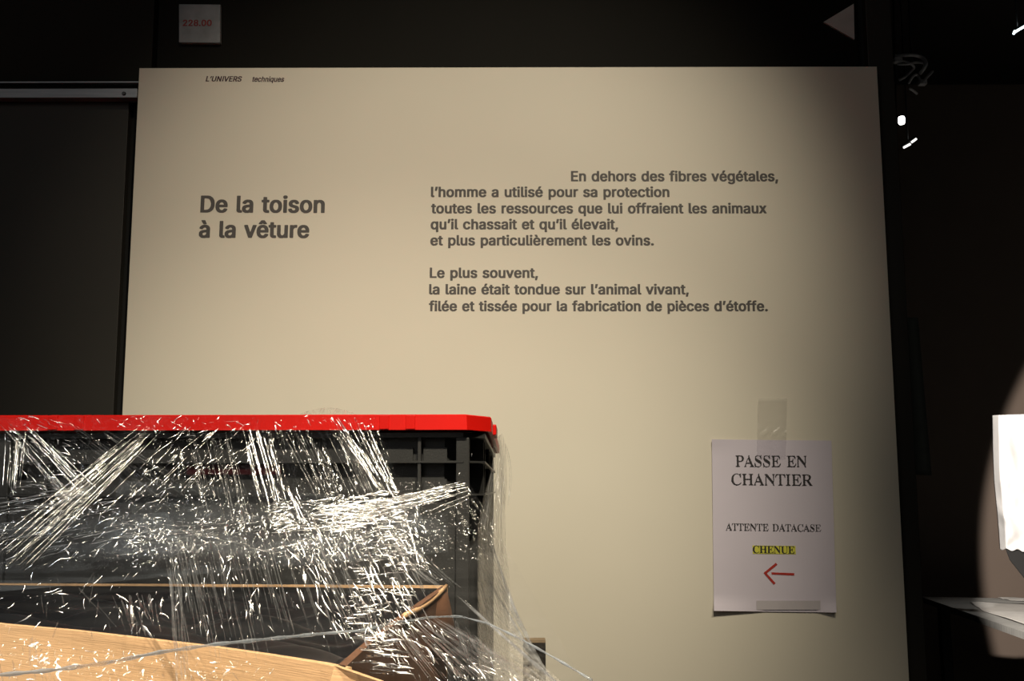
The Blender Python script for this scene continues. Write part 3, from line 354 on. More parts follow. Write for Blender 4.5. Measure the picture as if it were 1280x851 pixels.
# ------------------------------------------------------------------ pallet (below the frame) and the crates
CX = P(290, 600, 0.893).x; YF = 0.893                 # crate centre and front plane
HW, DEP = 0.2, 0.60
ZL0 = P(300, 537.5, 0.885).z; ZL1 = P(300, 518.2, 0.885).z    # lid skirt
pal = empty('wooden_pallet', (CX, 0.9, 0), 'wooden pallet under the film-wrapped load', 'pallet')
for x in (-.30, 0, .30):
    for y in (.47, 1.0, 1.52): box('block', (CX + x - .05, y - .06 + .0, .022), (CX + x + .05, y + .06, .1), M_wood, pal)
    box('runner', (CX + x - .05, .40, 0), (CX + x + .05, 1.59, .022), M_wood, pal)
for y in (.47, 1.0, 1.52): box('stringer', (CX - .36, y - .06, .1), (CX + .36, y + .06, .122), M_wood, pal)
for i in range(5): box('deck_board', (CX - .36 + i * .155, .40, .122), (CX - .36 + i * .155 + .1, 1.59, .144), M_wood, pal)
H = (ZL0 - .144) / 4.0 - 0.002                        # crate height
def make_crate(z, label):
    t = empty('stacking_crate', (CX, YF + DEP / 2, z), label, 'crate', 'grey stacking crates under the red lid')
    x0, x1 = CX - HW, CX + HW; y0, y1 = YF, YF + DEP; zt = z + H
    k = 0.010                                         # wall recess behind the flanges
    bm = bmesh.new()
    # tub: outer walls recessed, chamfered corners, open top
    def ring(s, zz, ch, sx=None):
        X0, X1, Y0, Y1 = x0 + (s if sx is None else sx), x1 - (s if sx is None else sx), y0 + s, y1 - s
        return [(X0 + ch, Y0, zz), (X1 - ch, Y0, zz), (X1, Y0 + ch, zz), (X1, Y1 - ch, zz), (X1 - ch, Y1, zz), (X0 + ch, Y1, zz), (X0, Y1 - ch, zz), (X0, Y0 + ch, zz)]
    rings = [ring(k + .006, z, .012), ring(k, zt, .012), ring(k + .004, zt, .010), ring(k + .010, z + .006, .010)]
    rv = [[bm.verts.new(p) for p in r] for r in rings]
    for a, b in zip(rv, rv[1:]):
        for i in range(8): bm.faces.new((a[i], a[(i + 1) % 8], b[(i + 1) % 8], b[i]))
    bm.faces.new(rv[0][::-1]); bm.faces.new(rv[-1])
    from_bm('body', bm, M_crate, t)
    def flange(name, za, zb, out, parent=t):
        bm = bmesh.new()
        A = [bm.verts.new(p) for p in ring(-out + .004, za, .018, -.012)]; B = [bm.verts.new(p) for p in ring(-out + .004, zb, .018, -.012)]
        C = [bm.verts.new(p) for p in ring(k, zb, .011)]; D = [bm.verts.new(p) for p in ring(k, za, .011)]
        for a, b in ((A, B), (B, C), (C, D), (D, A)):
            for i in range(8): bm.faces.new((a[i], a[(i + 1) % 8], b[(i + 1) % 8], b[i]))
        return from_bm(name, bm, M_crate, parent)
    mm = 0.893 / F
    flange('rim', zt - .004, zt, 0.004)
    dz = [(573.0, 575.6), (614.5, 616.6)]
    for ya, yb in dz:
        zb = zt - (P(400, ya, YF).z - P(400, yb, YF).z); za = zt + (P(400, ya, YF).z - ZL0)
        flange('horizontal_rib', za - (P(400, ya, YF).z - P(400, yb, YF).z), za, 0.004)
    zl = zt + (P(400, 655, YF).z - ZL0)
    # vertical ribs, front and sides, and solid corner columns
    for sx in (-1, 1):
        xc = CX + sx * (HW - .043)
        box('vertical_rib', (xc - .0013, y0 + .001, zl), (xc + .0013, y0 + .010, zt - .004), M_crate, t)
        xa, xb = sorted((CX + sx * (HW - .001), CX + sx * (HW - .012)))
        box('corner_column', (xa, y0 + .0005, z), (xb, y0 + .011, zt - .004), M_crate, t, .001)
        for yy in (.05, .10, .28, .35, .50, .55):
            xa, xb = sorted((CX + sx * (HW + .010), CX + sx * (HW - .011)))
            box('vertical_rib', (xa, y0 + yy - .0013, z), (xb, y0 + yy + .0013, zt - .004), M_crate, t)
    # grey inner band above each flange (second wall layer)
    for (pa, pb) in ((556, 573), (596, 614)):
        zA = zt + (P(400, pb, YF).z - ZL0); zB = zt + (P(400, pa, YF).z - ZL0)
        for s, e in ((x0 + .014, CX + -(HW - .043) - .003), (CX - (HW - .043) + .003, CX + (HW - .043) - .006), (CX + HW - .040, x1 - .020)):
            if s < e: box('reinforcing_band', (s, y0 + .0065, zA), (e, y0 + .0105, zB), M_crate, t)
    # lower plain face, a little proud of the tub
    box('front_face', (x0 + .012, y0 + .005, z + .01), (x1 - .012, y0 + .011, zt + (P(400, 617, YF).z - ZL0)), M_crate, t)
    # dark red mark on the front
    mz0 = zt + (P(300, 590, YF).z - ZL0); mz1 = zt + (P(300, 577, YF).z - ZL0)
    box('red_mark', (CX - .040, y0 + .0045, mz0), (CX + .040, y0 + .0065, mz1), mat('faded red mark', (0.03, 0.002, 0.004), 0.5, spec=.2, noise=0.3, nscale=60), t)
    return t
crate = make_crate(.144 + 3 * (H + .002), 'dark grey ribbed plastic crate right under the red lid')
for i in range(3):
    c = crate.copy(); COL.objects.link(c); c.location = (crate.location.x, crate.location.y, .144 + i * (H + .002))
    c['label'] = ['lowest grey crate of the stack, standing on the pallet', 'second grey crate up from the pallet', 'grey crate directly beneath the topmost crate'][i]
    for ch in list(crate.children):
        d = ch.copy(); COL.objects.link(d); d.parent = c
# red lid: skirt with chamfered corners and a small catch tab
lid = empty('crate_lid', (CX, YF + DEP / 2, ZL0), 'bright red plastic lid closing the dark grey crate', 'lid')
def lring(s, zz, ch, ex=0.010):
    X0, X1, Y0, Y1 = CX - HW - s - ex, CX + HW + s + ex, YF - s, YF + DEP + s
    return [(X0 + ch, Y0, zz), (X1 - ch, Y0, zz), (X1, Y0 + ch * 1.6, zz), (X1, Y1 - ch, zz), (X1 - ch, Y1, zz), (X0 + ch, Y1, zz), (X0, Y1 - ch, zz), (X0, Y0 + ch * 1.6, zz)]
bm = bmesh.new(); t_ = .003
rs = [lring(.0075, ZL0, .020), lring(.007, ZL1 - .0008, .020), lring(.0062, ZL1, .020), lring(-.03, ZL1, .012)]
bt = [lring(.0045, ZL0, .019), lring(.004, ZL1 - .003, .019)]
R_ = [[bm.verts.new(p) for p in r] for r in rs]; Q_ = [[bm.verts.new(p) for p in r] for r in bt]
for a, b in zip(R_, R_[1:]):
    for i in range(8): bm.faces.new((a[i], a[(i + 1) % 8], b[(i + 1) % 8], b[i]))
bm.faces.new(R_[-1])
for i in range(8):
    bm.faces.new((R_[0][i], R_[0][(i + 1) % 8], Q_[0][(i + 1) % 8], Q_[0][i])); bm.faces.new((Q_[0][i], Q_[0][(i + 1) % 8], Q_[1][(i + 1) % 8], Q_[1][i]))
bm.faces.new(Q_[1][::-1])
from_bm('lid_body', bm, M_lid, lid)
for xx in (.050, .072, -.05, -.072):                  # shallow front stiffening steps
    box('lid_step', (CX + HW * (1 if xx > 0 else -1) - xx - .004, YF - .0085, ZL0 + .0006), (CX + HW * (1 if xx > 0 else -1) - xx + .004, YF - .0068, ZL1 - .0006), M_lid, lid, .0005)
box('side_catch', (CX + HW + .015, YF + .10, ZL0 + .001), (CX + HW + .0205, YF + .17, ZL1 - .002), M_lid, lid, .001)

# timber post standing between the load and the board
pa = P(654, 805, 1.62); pb = P(682, 805, 1.62); pz = P(668, 800.5, 1.62).z
post = empty('timber_post', ((pa.x + pb.x) / 2, 1.635, 0), 'dark timber post with pale cut top, behind the film at the panel foot', 'post')
box('shaft', (pa.x, 1.62, 0), (pb.x, 1.65, pz - .003), M_post, post, .001)
box('cut_top', (pa.x, 1.6195, pz - .003), (pb.x, 1.65, pz), M_posttop, post)

# ------------------------------------------------------------------ open cardboard box in front of the crate
HR = EYE - P(300, 731, .845).z                        # drop of rim below the eye
ZB = EYE - HR
def rimpt(px, py): return PZ(px, py, ZB)
BL = rimpt(-60, 729); BR = rimpt(559, 732)
CUR = [(-70, 770), (0, 780), (90, 788), (180, 798.5), (260, 808), (330, 818), (400, 829), (430, 835)]
FRm = [rimpt(*p) for p in CUR]
Y0B = BR.y
bx = empty('cardboard_box', (CX, .65, ZB - .33), 'open brown cardboard box wrapped in film in front of the grey crate', 'box')
BH = .33; TH = .004
# smooth the front wall a little beyond the corner: its right end continues as a bent flap
def wallstrip(name, pts, z1s, m, th=TH, zlo=None, parent=bx):
    bm = bmesh.new(); n = len(pts); cols = []
    for i, p in enumerate(pts):
        t = (Vector(pts[min(i + 1, n - 1)]) - Vector(pts[max(i - 1, 0)])); t.z = 0; t.normalize(); nn = Vector((-t.y, t.x, 0)) * th
        z1 = z1s[i]; zl = ZB - BH if zlo is None else zlo[i]
        cols.append([bm.verts.new((p[0], p[1], zl)), bm.verts.new((p[0], p[1], z1)), bm.verts.new((p[0] + nn.x, p[1] + nn.y, z1)), bm.verts.new((p[0] + nn.x, p[1] + nn.y, zl))])
    for a, b in zip(cols, cols[1:]):
        for k in range(4): bm.faces.new((a[k], b[k], b[(k + 1) % 4], a[(k + 1) % 4]))
    bm.faces.new(cols[0]); bm.faces.new(cols[-1][::-1])
    return from_bm(name, bm, m, parent)
wallstrip('front_wall', FRm, [ZB] * len(FRm), M_card)
wallstrip('back_wall', [BL, BR], [ZB, ZB], M_card)
wallstrip('left_wall', [FRm[0], BL], [ZB, ZB], M_card)
RW = [FRm[-1], rimpt(466, 802), rimpt(505, 771)]
wallstrip('right_wall', RW + [BR], [ZB] * 4, M_card_shade)
# front flap continues down to the right of the corner, folded outward
e0 = P(418, 832, FRm[-1].y - .006); e1 = P(478, 853, .425); e2 = P(500, 900, .43); e3 = P(400, 900, .45)
prism('front_flap', [e0, e1, e2, e3], (0, .004, 0), M_card, bx)
# folded corner flap, its edge curving up to the far corner
bm = bmesh.new(); fl = []
for i in range(9):
    s = i / 8
    px = 506 + 52 * s; py = 770 - 37 * s + 5 * math.sin(math.pi * s)
    Yt = RW[-1].y + (BR.y - RW[-1].y) * s - .008
    lx = 452 + 122 * s; ly = 862 - 55 * s
    fl.append((P(px, py, Yt), P(lx, ly, Yt - .02)))
tv = [(bm.verts.new(a), bm.verts.new(b), bm.verts.new(b + Vector((0, .004, 0))), bm.verts.new(a + Vector((-.002, .004, .001)))) for a, b in fl]
for a, b in zip(tv, tv[1:]):
    for k in range(4): bm.faces.new((a[k], b[k], b[(k + 1) % 4], a[(k + 1) % 4]))
bm.faces.new(tv[0]); bm.faces.new(tv[-1][::-1])
from_bm('corner_flap', bm, M_card_shade, bx, True)
tube('flap_edge', [a + Vector((0, -.0005, .0004)) for a, b in fl], .0017, M_card, bx, 6)
bm = bmesh.new()
fb = [Vector((p.x, p.y, ZB - BH)) for p in FRm] + [Vector((BR.x, BR.y, ZB - BH)), Vector((BL.x, BL.y, ZB - BH))]
vs = [bm.verts.new(p) for p in fb]; bm.faces.new(vs)
fr = bmesh.ops.extrude_face_region(bm, geom=bm.faces[:])
for v in fr['geom']:
    if isinstance(v, bmesh.types.BMVert): v.co.z -= .004
from_bm('bottom', bm, M_card, bx)
# lower box carrying it (below the frame)
lb = empty('cardboard_box', (CX, .65, .144), 'closed cardboard box under the open one, on the pallet', 'box')
bm = bmesh.new(); vs = [bm.verts.new((p.x, p.y, .145)) for p in fb]; f = bm.faces.new(vs)
fr = bmesh.ops.extrude_face_region(bm, geom=bm.faces[:])
for v in fr['geom']:
    if isinstance(v, bmesh.types.BMVert): v.co.z = ZB - BH - .005
from_bm('carton', bm, M_card, lb)
# crumpled black plastic sheet filling the box
ctr = [Vector((p.x, p.y)) for p in FRm]
def bag(u, v):
    f = u * (len(FRm) - 1); i = min(int(f), len(FRm) - 2); A = FRm[i].lerp(FRm[i + 1], f - i)
    B = BL.lerp(BR, u); q = A.lerp(B, .015 + .97 * v)
    if u > .95: q = q.lerp((FRm[0] + BL) / 2, .02)
    h = .010 + .006 * math.sin(v * 23 + u * 3) + .004 * math.sin(u * 21 + v * 9) + .003 * math.sin(v * 61 + math.sin(u * 13))
    return (q.x, q.y, ZB - .0012 - h * (.04 + .96 * math.sin(math.pi * v) ** .8))
o = grid('black_plastic_sheet', bag, 60, 70, M_bag, None, True, .0006)
tag(o, 'crumpled black plastic sheet filling the open cardboard box', 'plastic sheet')

# ------------------------------------------------------------------ dark gallery beyond the partition
ZT = .90
TA = PZ(1151, 745.5, ZT); TB = PZ(1280, 790, ZT); dd = TB - TA; TC = TA + dd * 1.25
xx = PZ(1300, 748.5, ZT) - TA; xx = xx.normalized() * 2.2
tbl = empty('display_table', ((TA.x + TC.x) / 2 + 1, (TA.y + TC.y) / 2, 0), 'grey topped table lit by a spotlight in the dark gallery', 'table')
prism('table_top', [TA, TC, TC + xx, TA + xx], (0, 0, -.03), M_table, tbl)
for q in (TA + dd * .05 + xx * .03, TC - dd * .03 + xx * .03, TC - dd * .03 + xx * .96, TA + dd * .05 + xx * .96):
    box('leg', (q.x - .025 + .03, q.y - .025, 0), (q.x + .055, q.y + .025, ZT - .03), M_metal, tbl)
def on_table(px, py, h=0.0): return PZ(px, py, ZT + h)
def sheet(name, corners, label, cat, amp=.006, fr=9):
    def fn(u, v):
        a = corners[0].lerp(corners[1], u); b = corners[3].lerp(corners[2], u); q = a.lerp(b, v)
        q = q + Vector((0, 0, .003 + amp * (1 + math.sin(u * fr + v * 4) * math.cos(v * fr * .7 + u * 3)) / 2)); return q
    return tag(grid(name, fn, 30, 20, M_tissue, None, True, .001), label, cat)
s0 = [on_table(1212, 753.5), on_table(1330, 759), on_table(1330, 800), on_table(1250, 776)]
o = sheet('tissue_sheet', [on_table(1212, 753.0), on_table(1320, 758), on_table(1330, 798), on_table(1228, 764)], 'loose crumpled pale sheet lying flat on the grey table', 'paper')
sheet('tissue_sheet', [on_table(1247, 747.6), on_table(1330, 749), on_table(1330, 754.5), on_table(1262, 750.8)], 'narrow strip of white paper at the far edge of the grey table', 'paper', .004)
# black tilted stand with a white crumpled wrapped object
YS = 5.2
st = empty('display_stand', (P(1300, 700, YS).x, YS, ZT), 'black angled stand on the table under the white crumpled wrapping', 'stand')
pr = [P(1256, 684, YS), P(1262, 700, YS), P(1281, 724, YS), P(1340, 745, YS), P(1345, 684, YS)]
prism('bracket', pr, (pr[0].x * .30 / YS + .02, .30, 0), M_black, st, .004)
q = P(1335, 735, YS + .12)
box('upright', (q.x - .03, YS + .09, ZT + .02), (q.x + .03, YS + .15, q.z), M_metal, st)
box('foot', (q.x - .15, YS + .02, ZT + .012), (q.x + .15, YS + .26, ZT + .022), M_metal, st)
def wrap(u, v):
    le = [(1240, 519), (1240.5, 560), (1242, 600), (1246, 640), (1248, 664), (1249.5, 686)]
    f = v * 5; i = min(int(f), 4); g = f - i
    px = le[i][0] + (le[i + 1][0] - le[i][0]) * g; py = le[i][1] + (le[i + 1][1] - le[i][1]) * g
    side = max(0.0, 1 - u / .12); px += 9 + 88 * max(0, u - .12) - 9 * side ** 1.0; py += (-3 if v < .5 else 6) * u * abs(v - .5) * 2 + 1.2 * math.sin(u * 40) * (v > .98)
    uu = max(0, u - .12)
    d = .1 * side + .7 * (1 - side) * 1.0 * (.010 * math.sin(u * 9 + v * 5 + 2 * math.sin(v * 7)) + .007 * math.sin(v * 19 + 3 * math.sin(u * 8 + 1)) + .004 * math.sin(u * 27 + v * 17 + 2 * math.sin(v * 13)))
    d -= .035 * math.exp(-((v - .58 - .25 * u * 2) ** 2) * 160) * math.exp(-((u - .12) ** 2) * 30)
    return P(px, py, YS - .02 + d)
o = grid('paper_wrapping', wrap, 60, 90, M_white, None, True)
s = o.modifiers.new('thickness', 'SOLIDIFY'); s.thickness = .002; s.offset = 1
tag(o, 'white crumpled paper wrapping around an object, glaring under the spotlight', 'wrapping')
# dim sheet hanging beside the partition edge
hs = [P(1070, 396, 2.0525), P(1147, 397, 2.0525), P(1165, 594, 2.0525), P(1085, 592, 2.0525)]
def hang(u, v):
    q = hs[0].lerp(hs[1], u).lerp(hs[3].lerp(hs[2], u), v); q.y += .0015 * math.sin(u * 5 + v * 3); return q
tag(grid('hanging_sheet', hang, 10, 24, M_dim, None, True, .0008), 'dim grey sheet hanging in the dark past the right edge of the partition', 'sheet')
# ceiling track with fixtures
trk = empty('lighting_track', (P(1200, 60, 5.6).x, 5.6, CEIL), 'black lighting track under the dark gallery ceiling', 'track')
zk = CEIL - .12
xa = P(1127, 150, 5.6).x - .5
box('track_bar', (xa, 5.58, zk), (xa + 2.2, 5.62, zk + .03), M_metal, trk)
for k in (0.2, 1.1, 2.0): tube('drop_rod', [(xa + k, 5.6, zk + .02), (xa + k, 5.6, CEIL)], .006, M_metal, trk, 6)
def spotlight(px, py, Y, rw, rh, tilt, label, group='lit spotlights in the dark gallery'):
    c = P(px, py, Y); t = empty('track_spotlight', c, label, 'spotlight', group)
    ax = Vector((0.35, -.9, -.30)).normalized() if tilt == 0 else Vector(tilt).normalized()
    M = Matrix.Translation(c) @ ax.to_track_quat('Z', 'Y').to_matrix().to_4x4()
    bm = bmesh.new(); s = Y / F
    R = max(rw, rh) * s * .5
    prof = [(R * 1.08, .0), (R * 1.25, .004), (R * 1.3, -.10), (R * .9, -.16), (R * .2, -.17)]
    rings = []
    for r_, z_ in prof: rings.append([bm.verts.new(M @ Vector((r_ * math.cos(a), r_ * math.sin(a), z_))) for a in [2 * math.pi * k / 20 for k in range(20)]])
    for a, b in zip(rings, rings[1:]):
        for k in range(20): bm.faces.new((a[k], a[(k + 1) % 20], b[(k + 1) % 20], b[k]))
    bm.faces.new(rings[-1])
    from_bm('housing', bm, M_metal, t, True)
    bm = bmesh.new(); vs = []
    for k in range(24):
        a = 2 * math.pi * k / 24
        ca, sa = math.cos(a), math.sin(a); p4 = (abs(ca) ** 4 + abs(sa) ** 4) ** -.25
        vs.append(bm.verts.new(M @ Vector((p4 * ca * rw * s * .5, p4 * sa * rh * s * .5, -.001))))
    bm.faces.new(vs); from_bm('lens', bm, E_lamp, t)
    tube('yoke', [c + Vector((0, .08, R)), c + Vector((0, .08, .12)), (c.x, 5.6 if abs(Y - 5.6) < .3 else Y + .08, zk)], .007, M_metal, t, 6)
    return t
spotlight(1127, 150.5, 5.58, 8, 11, (-.25, -.9, -.35), 'small spotlight with a bright lens beside the partition top')
def glowtube(pts, r, label, m, cat='lamp'):
    ps = [P(*p) for p in pts]
    t = empty('tube_lamp', ps[0], label, cat)
    for a, b in zip(ps[::2], ps[1::2]): tube('lit_tube', [a, b], r, m, t, 8)
    A, B = ps[0], ps[-1]; up = Vector((0, .02, .0)) 
    tube('lamp_body', [A + up * 1.2 + Vector((0, 0, .012)), B + up * 1.2 + Vector((0, 0, .012))], .012, M_metal, t, 8)
    mid = (A + B) / 2; tube('drop_rod', [mid + up * 1.2, (mid.x, mid.y + .024, CEIL)], .004, M_metal, t, 6)
    return t
glowtube([(1129.5, 184.5, 5.6), (1138, 180, 5.6), (1139.5, 177.8, 5.6), (1145.5, 173.5, 5.6)], .0062, 'pair of short lit tubes end to end below the small spotlight', E_tube)
glowtube([(1267, 42.5, 5.0), (1268.6, 38.5, 5.0), (1268.6, 40, 5.0), (1283, 31.5, 5.0)], .006, 'lit tube at the upper right corner of the dark gallery', E_tube2)
# loops of cable hanging from the track
cb = empty('cable_bundle', P(1140, 90, 5.5), 'dim loops of grey cable and fittings hanging above the small spotlight', 'cables')
loops = [[(1119, 76), (1128, 75.5), (1138, 79), (1144, 84), (1138, 90), (1131, 97), (1124, 100)], [(1119, 70), (1130, 69), (1140, 68.5), (1150, 70), (1158, 76), (1157, 84), (1150, 92)],
         [(1136, 104), (1140, 96), (1146, 92), (1150, 100), (1153, 105), (1158, 97), (1166, 89)], [(1122, 80), (1134, 81), (1146, 77), (1154, 79)], [(1137, 111), (1142, 113), (1146, 117)]]
for i, lp in enumerate(loops):
    pts = [P(x, y, 5.5 + .03 * math.sin(k * 2 + i)) for k, (x, y) in enumerate(lp)]
    c = bpy.data.curves.new('cable', 'CURVE'); c.dimensions = '3D'; c.bevel_depth = .007 if i != 1 else .010; c.resolution_u = 6; c.bevel_resolution = 2
    sp = c.splines.new('NURBS'); sp.points.add(len(pts) - 1); sp.order_u = 3; sp.use_endpoint_u = True
    for k, q in enumerate(pts): sp.points[k].co = (*q, 1)
    tmp = bpy.data.objects.new('tmp', c); COL.objects.link(tmp)
    me = bpy.data.meshes.new_from_object(tmp.evaluated_get(bpy.context.evaluated_depsgraph_get())); bpy.data.objects.remove(tmp)
    me.materials.clear(); me.materials.append(M_cable); link(bpy.data.objects.new('cable', me), cb)
q = P(1120, 76, 5.5); box('connector', (q.x - .015, 5.48, q.z - .012), (q.x + .03, 5.52, q.z + .012), M_cable, cb, .003)
q = P(1153, 104, 5.5); box('connector', (q.x - .02, 5.48, q.z - .01), (q.x + .02, 5.52, q.z + .015), M_cable, cb, .003)
q = P(1140, 78, 5.5); tube('hanger', [q, (q.x, 5.5, CEIL)], .005, M_metal, cb, 6)

# ------------------------------------------------------------------ stretch film
rng = np.random.default_rng(5)
def vnoise(x, y, seed):
    xi = np.floor(x).astype(np.int64); yi = np.floor(y).astype(np.int64); fx = x - xi; fy = y - yi
    fx = fx * fx * (3 - 2 * fx); fy = fy * fy * (3 - 2 * fy)
    def h(a, b):
        n = (a * 374761393 + b * 668265263 + seed * 1442695041) & 0x7fffffff
        n = ((n ^ (n >> 13)) * 1274126177) & 0x7fffffff
        return ((n ^ (n >> 16)) & 0xffff) / 65535.0
    return (h(xi, yi) * (1 - fx) + h(xi + 1, yi) * fx) * (1 - fy) + (h(xi, yi + 1) * (1 - fx) + h(xi + 1, yi + 1) * fx) * fy
def filmY(px, py):
    """depth of the main film skin: tight on the lid, slack over the open box, then down its front"""
    y1 = .873 - .00024 * np.clip(py - 537, 0, 190)
    drop = np.maximum(py - 611.0, 1.0)
    y2 = (HR - .010) * F / drop
    k = .012
    m = np.minimum(y1, y2)
    return np.maximum(m, .36)
def polyline(pts, s):
    P_ = np.array(pts, float); d = np.r_[0, np.cumsum(np.hypot(*np.diff(P_, axis=0).T[:2]))]; d /= d[-1]
    return np.stack([np.interp(s, d, P_[:, k]) for k in range(P_.shape[1])], -1)
def npmesh(name, V, Fc, m, parent, kind=None):
    me = bpy.data.meshes.new(name); me.vertices.add(len(V)); me.vertices.foreach_set('co', V.astype(np.float32).ravel())
    me.loops.add(Fc.size); me.loops.foreach_set('vertex_index', Fc.astype(np.int32).ravel())
    me.polygons.add(len(Fc)); me.polygons.foreach_set('loop_start', np.arange(0, Fc.size, 4, dtype=np.int32)); me.polygons.foreach_set('loop_total', np.full(len(Fc), 4, np.int32))
    me.update(calc_edges=True); me.materials.append(m); me.shade_smooth()
    o = link(bpy.data.objects.new(name, me), parent)
    if kind: o['kind'] = kind
    return o
def patch(name, A, B, na, nb, m, parent, off=0.0, amp=.0006, across=.25, along=.03, crumple=0.0, cs=.15, seed=1, depth=None, taper=0.0, warp=6.0, fluff=0.0, ripple=0.0):
    """film sheet spanned between two pixel polylines A(s) and B(s); tension ridges run from A to B"""
    s = np.linspace(0, 1, na); t = np.linspace(0, 1, nb)
    a = polyline(A, s); b = polyline(B, s)
    Q = a[None] * (1 - t)[:, None, None] + b[None] * t[:, None, None]
    px, py = Q[..., 0], Q[..., 1]
    if depth is not None: Y = depth(px, py)
    elif Q.shape[-1] > 2: Y = Q[..., 2]
    else: Y = filmY(px, py)
    L = np.hypot(*(a[-1] - a[0])[:2]) * .5 + np.hypot(*(b[-1] - b[0])[:2]) * .5
    LT = np.hypot(*(b.mean(0) - a.mean(0))[:2])
    S = np.broadcast_to(s[None] * L, px.shape); T = np.broadcast_to(t[:, None] * LT, px.shape)
    S2 = S + warp * (vnoise(S * .02, T * .02, seed + 9) - .5) * 2
    h = 0
    for k, (f, w_) in enumerate(((across * .35, 1.6), (across, 1.0), (across * 2.2, .45))):
        n = vnoise(S2 * f, T * along * (1 + k), seed + k); h = h + w_ * (1 - np.abs(n * 2 - 1)) ** 1.5
    h = h * (.35 + .65 * vnoise(S * .03, T * .02, seed + 20) * 1.6)
    if crumple:
        c = np.abs(vnoise(S * cs, T * cs, seed + 31) * 2 - 1) + .5 * np.abs(vnoise(S * cs * 2.3, T * cs * 2.3, seed + 32) * 2 - 1)
        h = h + crumple * c * vnoise(S * .02, T * .02, seed + 40) * 2
    Y = Y - off - amp * h - fluff * vnoise(S * .012, T * .012, seed + 50)
    if ripple: Y = Y - ripple * vnoise(px * .035 + py * .01, py * .11, seed + 60) * np.clip((py - 690) / 40, 0, 1) * np.clip((px + 60) / 60, 0, 1)
    V = PN(px, py, Y).reshape(-1, 3)
    i = np.arange(nb - 1)[:, None] * na + np.arange(na - 1)[None]
    Fc = np.stack([i, i + 1, i + 1 + na, i + na], -1).reshape(-1, 4)
    return npmesh(name, V, Fc, m, parent)
def strands(name, A, B, n, m, parent, w=(.5, 1.6), off=.006, seg=26, length=(.3, 1.0), wig=1.2, sag=0.0, jit=.0, depth=None, seed=3, conv=1.0, bow=0.0, twist=.55, nod=.6, slant=0.0):
    """n gathered folds of film: narrow peaked ribbons running from A(s) to B(s)"""
    r = np.random.default_rng(seed); Vs = []; Fs = []; base = 0
    for k in range(n):
        s0 = r.random(); s1 = np.clip(s0 + r.normal(0, jit), 0, 1)
        a = polyline(A, np.array([s0]))[0]; b = polyline(B, np.array([s1]))[0]
        ln = r.uniform(*length); t0 = r.uniform(0, 1 - ln); tt = np.linspace(t0, t0 + ln, seg)
        q = a[None] * (1 - tt)[:, None] + b[None] * tt[:, None]
        d = (b - a)[:2]; D = np.hypot(*d) + 1e-6; nrm = np.array([-d[1], d[0]]) / D
        ph = r.uniform(0, 100)
        off_n = wig * (vnoise(tt * D * .03 + ph, np.full(seg, ph), seed) - .5) * 2 + bow * np.sin(np.pi * tt)
        x = q[:, 0] + nrm[0] * off_n; y = q[:, 1] + nrm[1] * off_n + sag * np.sin(np.pi * tt)
        if depth is not None: Y = depth(x, y)
        elif q.shape[1] > 2: Y = q[:, 2].copy()
        else: Y = filmY(x, y)
        Y = Y - off - .0006 * r.random() + nod * .004 * (vnoise(tt * D * .12 + ph, np.full(seg, ph + 3.3), seed + 1) - (1.0 if nod > 1 else .5))
        Y = Y - slant * tt
        wd = r.uniform(*w) * (.3 + 1.0 * vnoise(tt * D * .06 + ph, np.full(seg, ph + 7.7), seed + 2)) * np.clip(np.minimum(tt - t0, t0 + ln - tt) * 14 / ln, .08, 1)
        tx = np.gradient(x); ty = np.gradient(y); tl = np.hypot(tx, ty) + 1e-9; nx, ny = -ty / tl, tx / tl
        tw = -(nrm[0] * .14 + nrm[1] * -.46) * 1.1 + twist * (vnoise(tt * D * .05 + ph, np.full(seg, ph + 1.1), seed + 4) - .5) * 2
        hw = wd * .5; mm = Y / F
        prof = []
        for u, hgt in ((-1, 0), (-.5, .32), (.5, .32), (1, 0)):
            U = hw * u; Hh = hw * hgt
            uu = U * np.cos(tw) - Hh * np.sin(tw); hh = U * np.sin(tw) + Hh * np.cos(tw)
            prof.append(PN(x + nx * uu, y + ny * uu, Y - hh * mm))
        V = np.stack(prof, 1)                       # seg,4,3
        Vs.append(V.reshape(-1, 3)); i = base + np.arange(seg - 1)[:, None] * 4 + np.arange(3)[None]
        Fs.append(np.stack([i, i + 1, i + 5, i + 4], -1).reshape(-1, 4)); base += seg * 4
    return npmesh(name, np.concatenate(Vs), np.concatenate(Fs), m, parent, 'stuff')

F_skin = film('stretch film', gloss=0.006, rough=0.08, haze=0.0015, bump=.2, bscale=(380, 100, 60), hscale=(60, 8, 8), edge=.06)
F_dense = film('stretch film, many layers', gloss=0.003, rough=0.08, haze=0.007, bump=.3, bscale=(240, 240, 240), hscale=(14, 30, 60), edge=.02, hcon=1.8)
F_side = film('stretch film, stretched', gloss=0.012, rough=0.15, haze=0.17, tint=(.78, .74, .67), bump=.2, bscale=(200, 200, 200), hscale=(260, 150, 18), edge=.1, hcon=2)
F_fold = film('film folds', gloss=0.34, rough=0.21, haze=0.02, bump=.2, bscale=(250, 250, 250), hscale=(120, 120, 120), edge=.3)
F_fleck = film('film creases', gloss=0.42, rough=0.22, haze=0.01, bump=.1, bscale=(250, 250, 250), hscale=(120, 120, 120), edge=.2)
F_light = film('light film folds', gloss=0.15, rough=0.21, haze=0.03, bump=.2, bscale=(250, 250, 250), hscale=(120, 120, 120), edge=.1)
F_belt = film('stretch film, bunched', gloss=0.012, rough=0.08, haze=0.04, tint=(.72, .84, 1.0), bump=.3, bscale=(240, 240, 240), hscale=(14, 30, 60), edge=.06, hcon=2.2)
F_soft = film('soft film folds', gloss=0.05, rough=0.2, haze=0.07, tint=(.8, .84, .9), bump=.2, bscale=(250, 250, 250), hscale=(80, 80, 80), edge=.2)
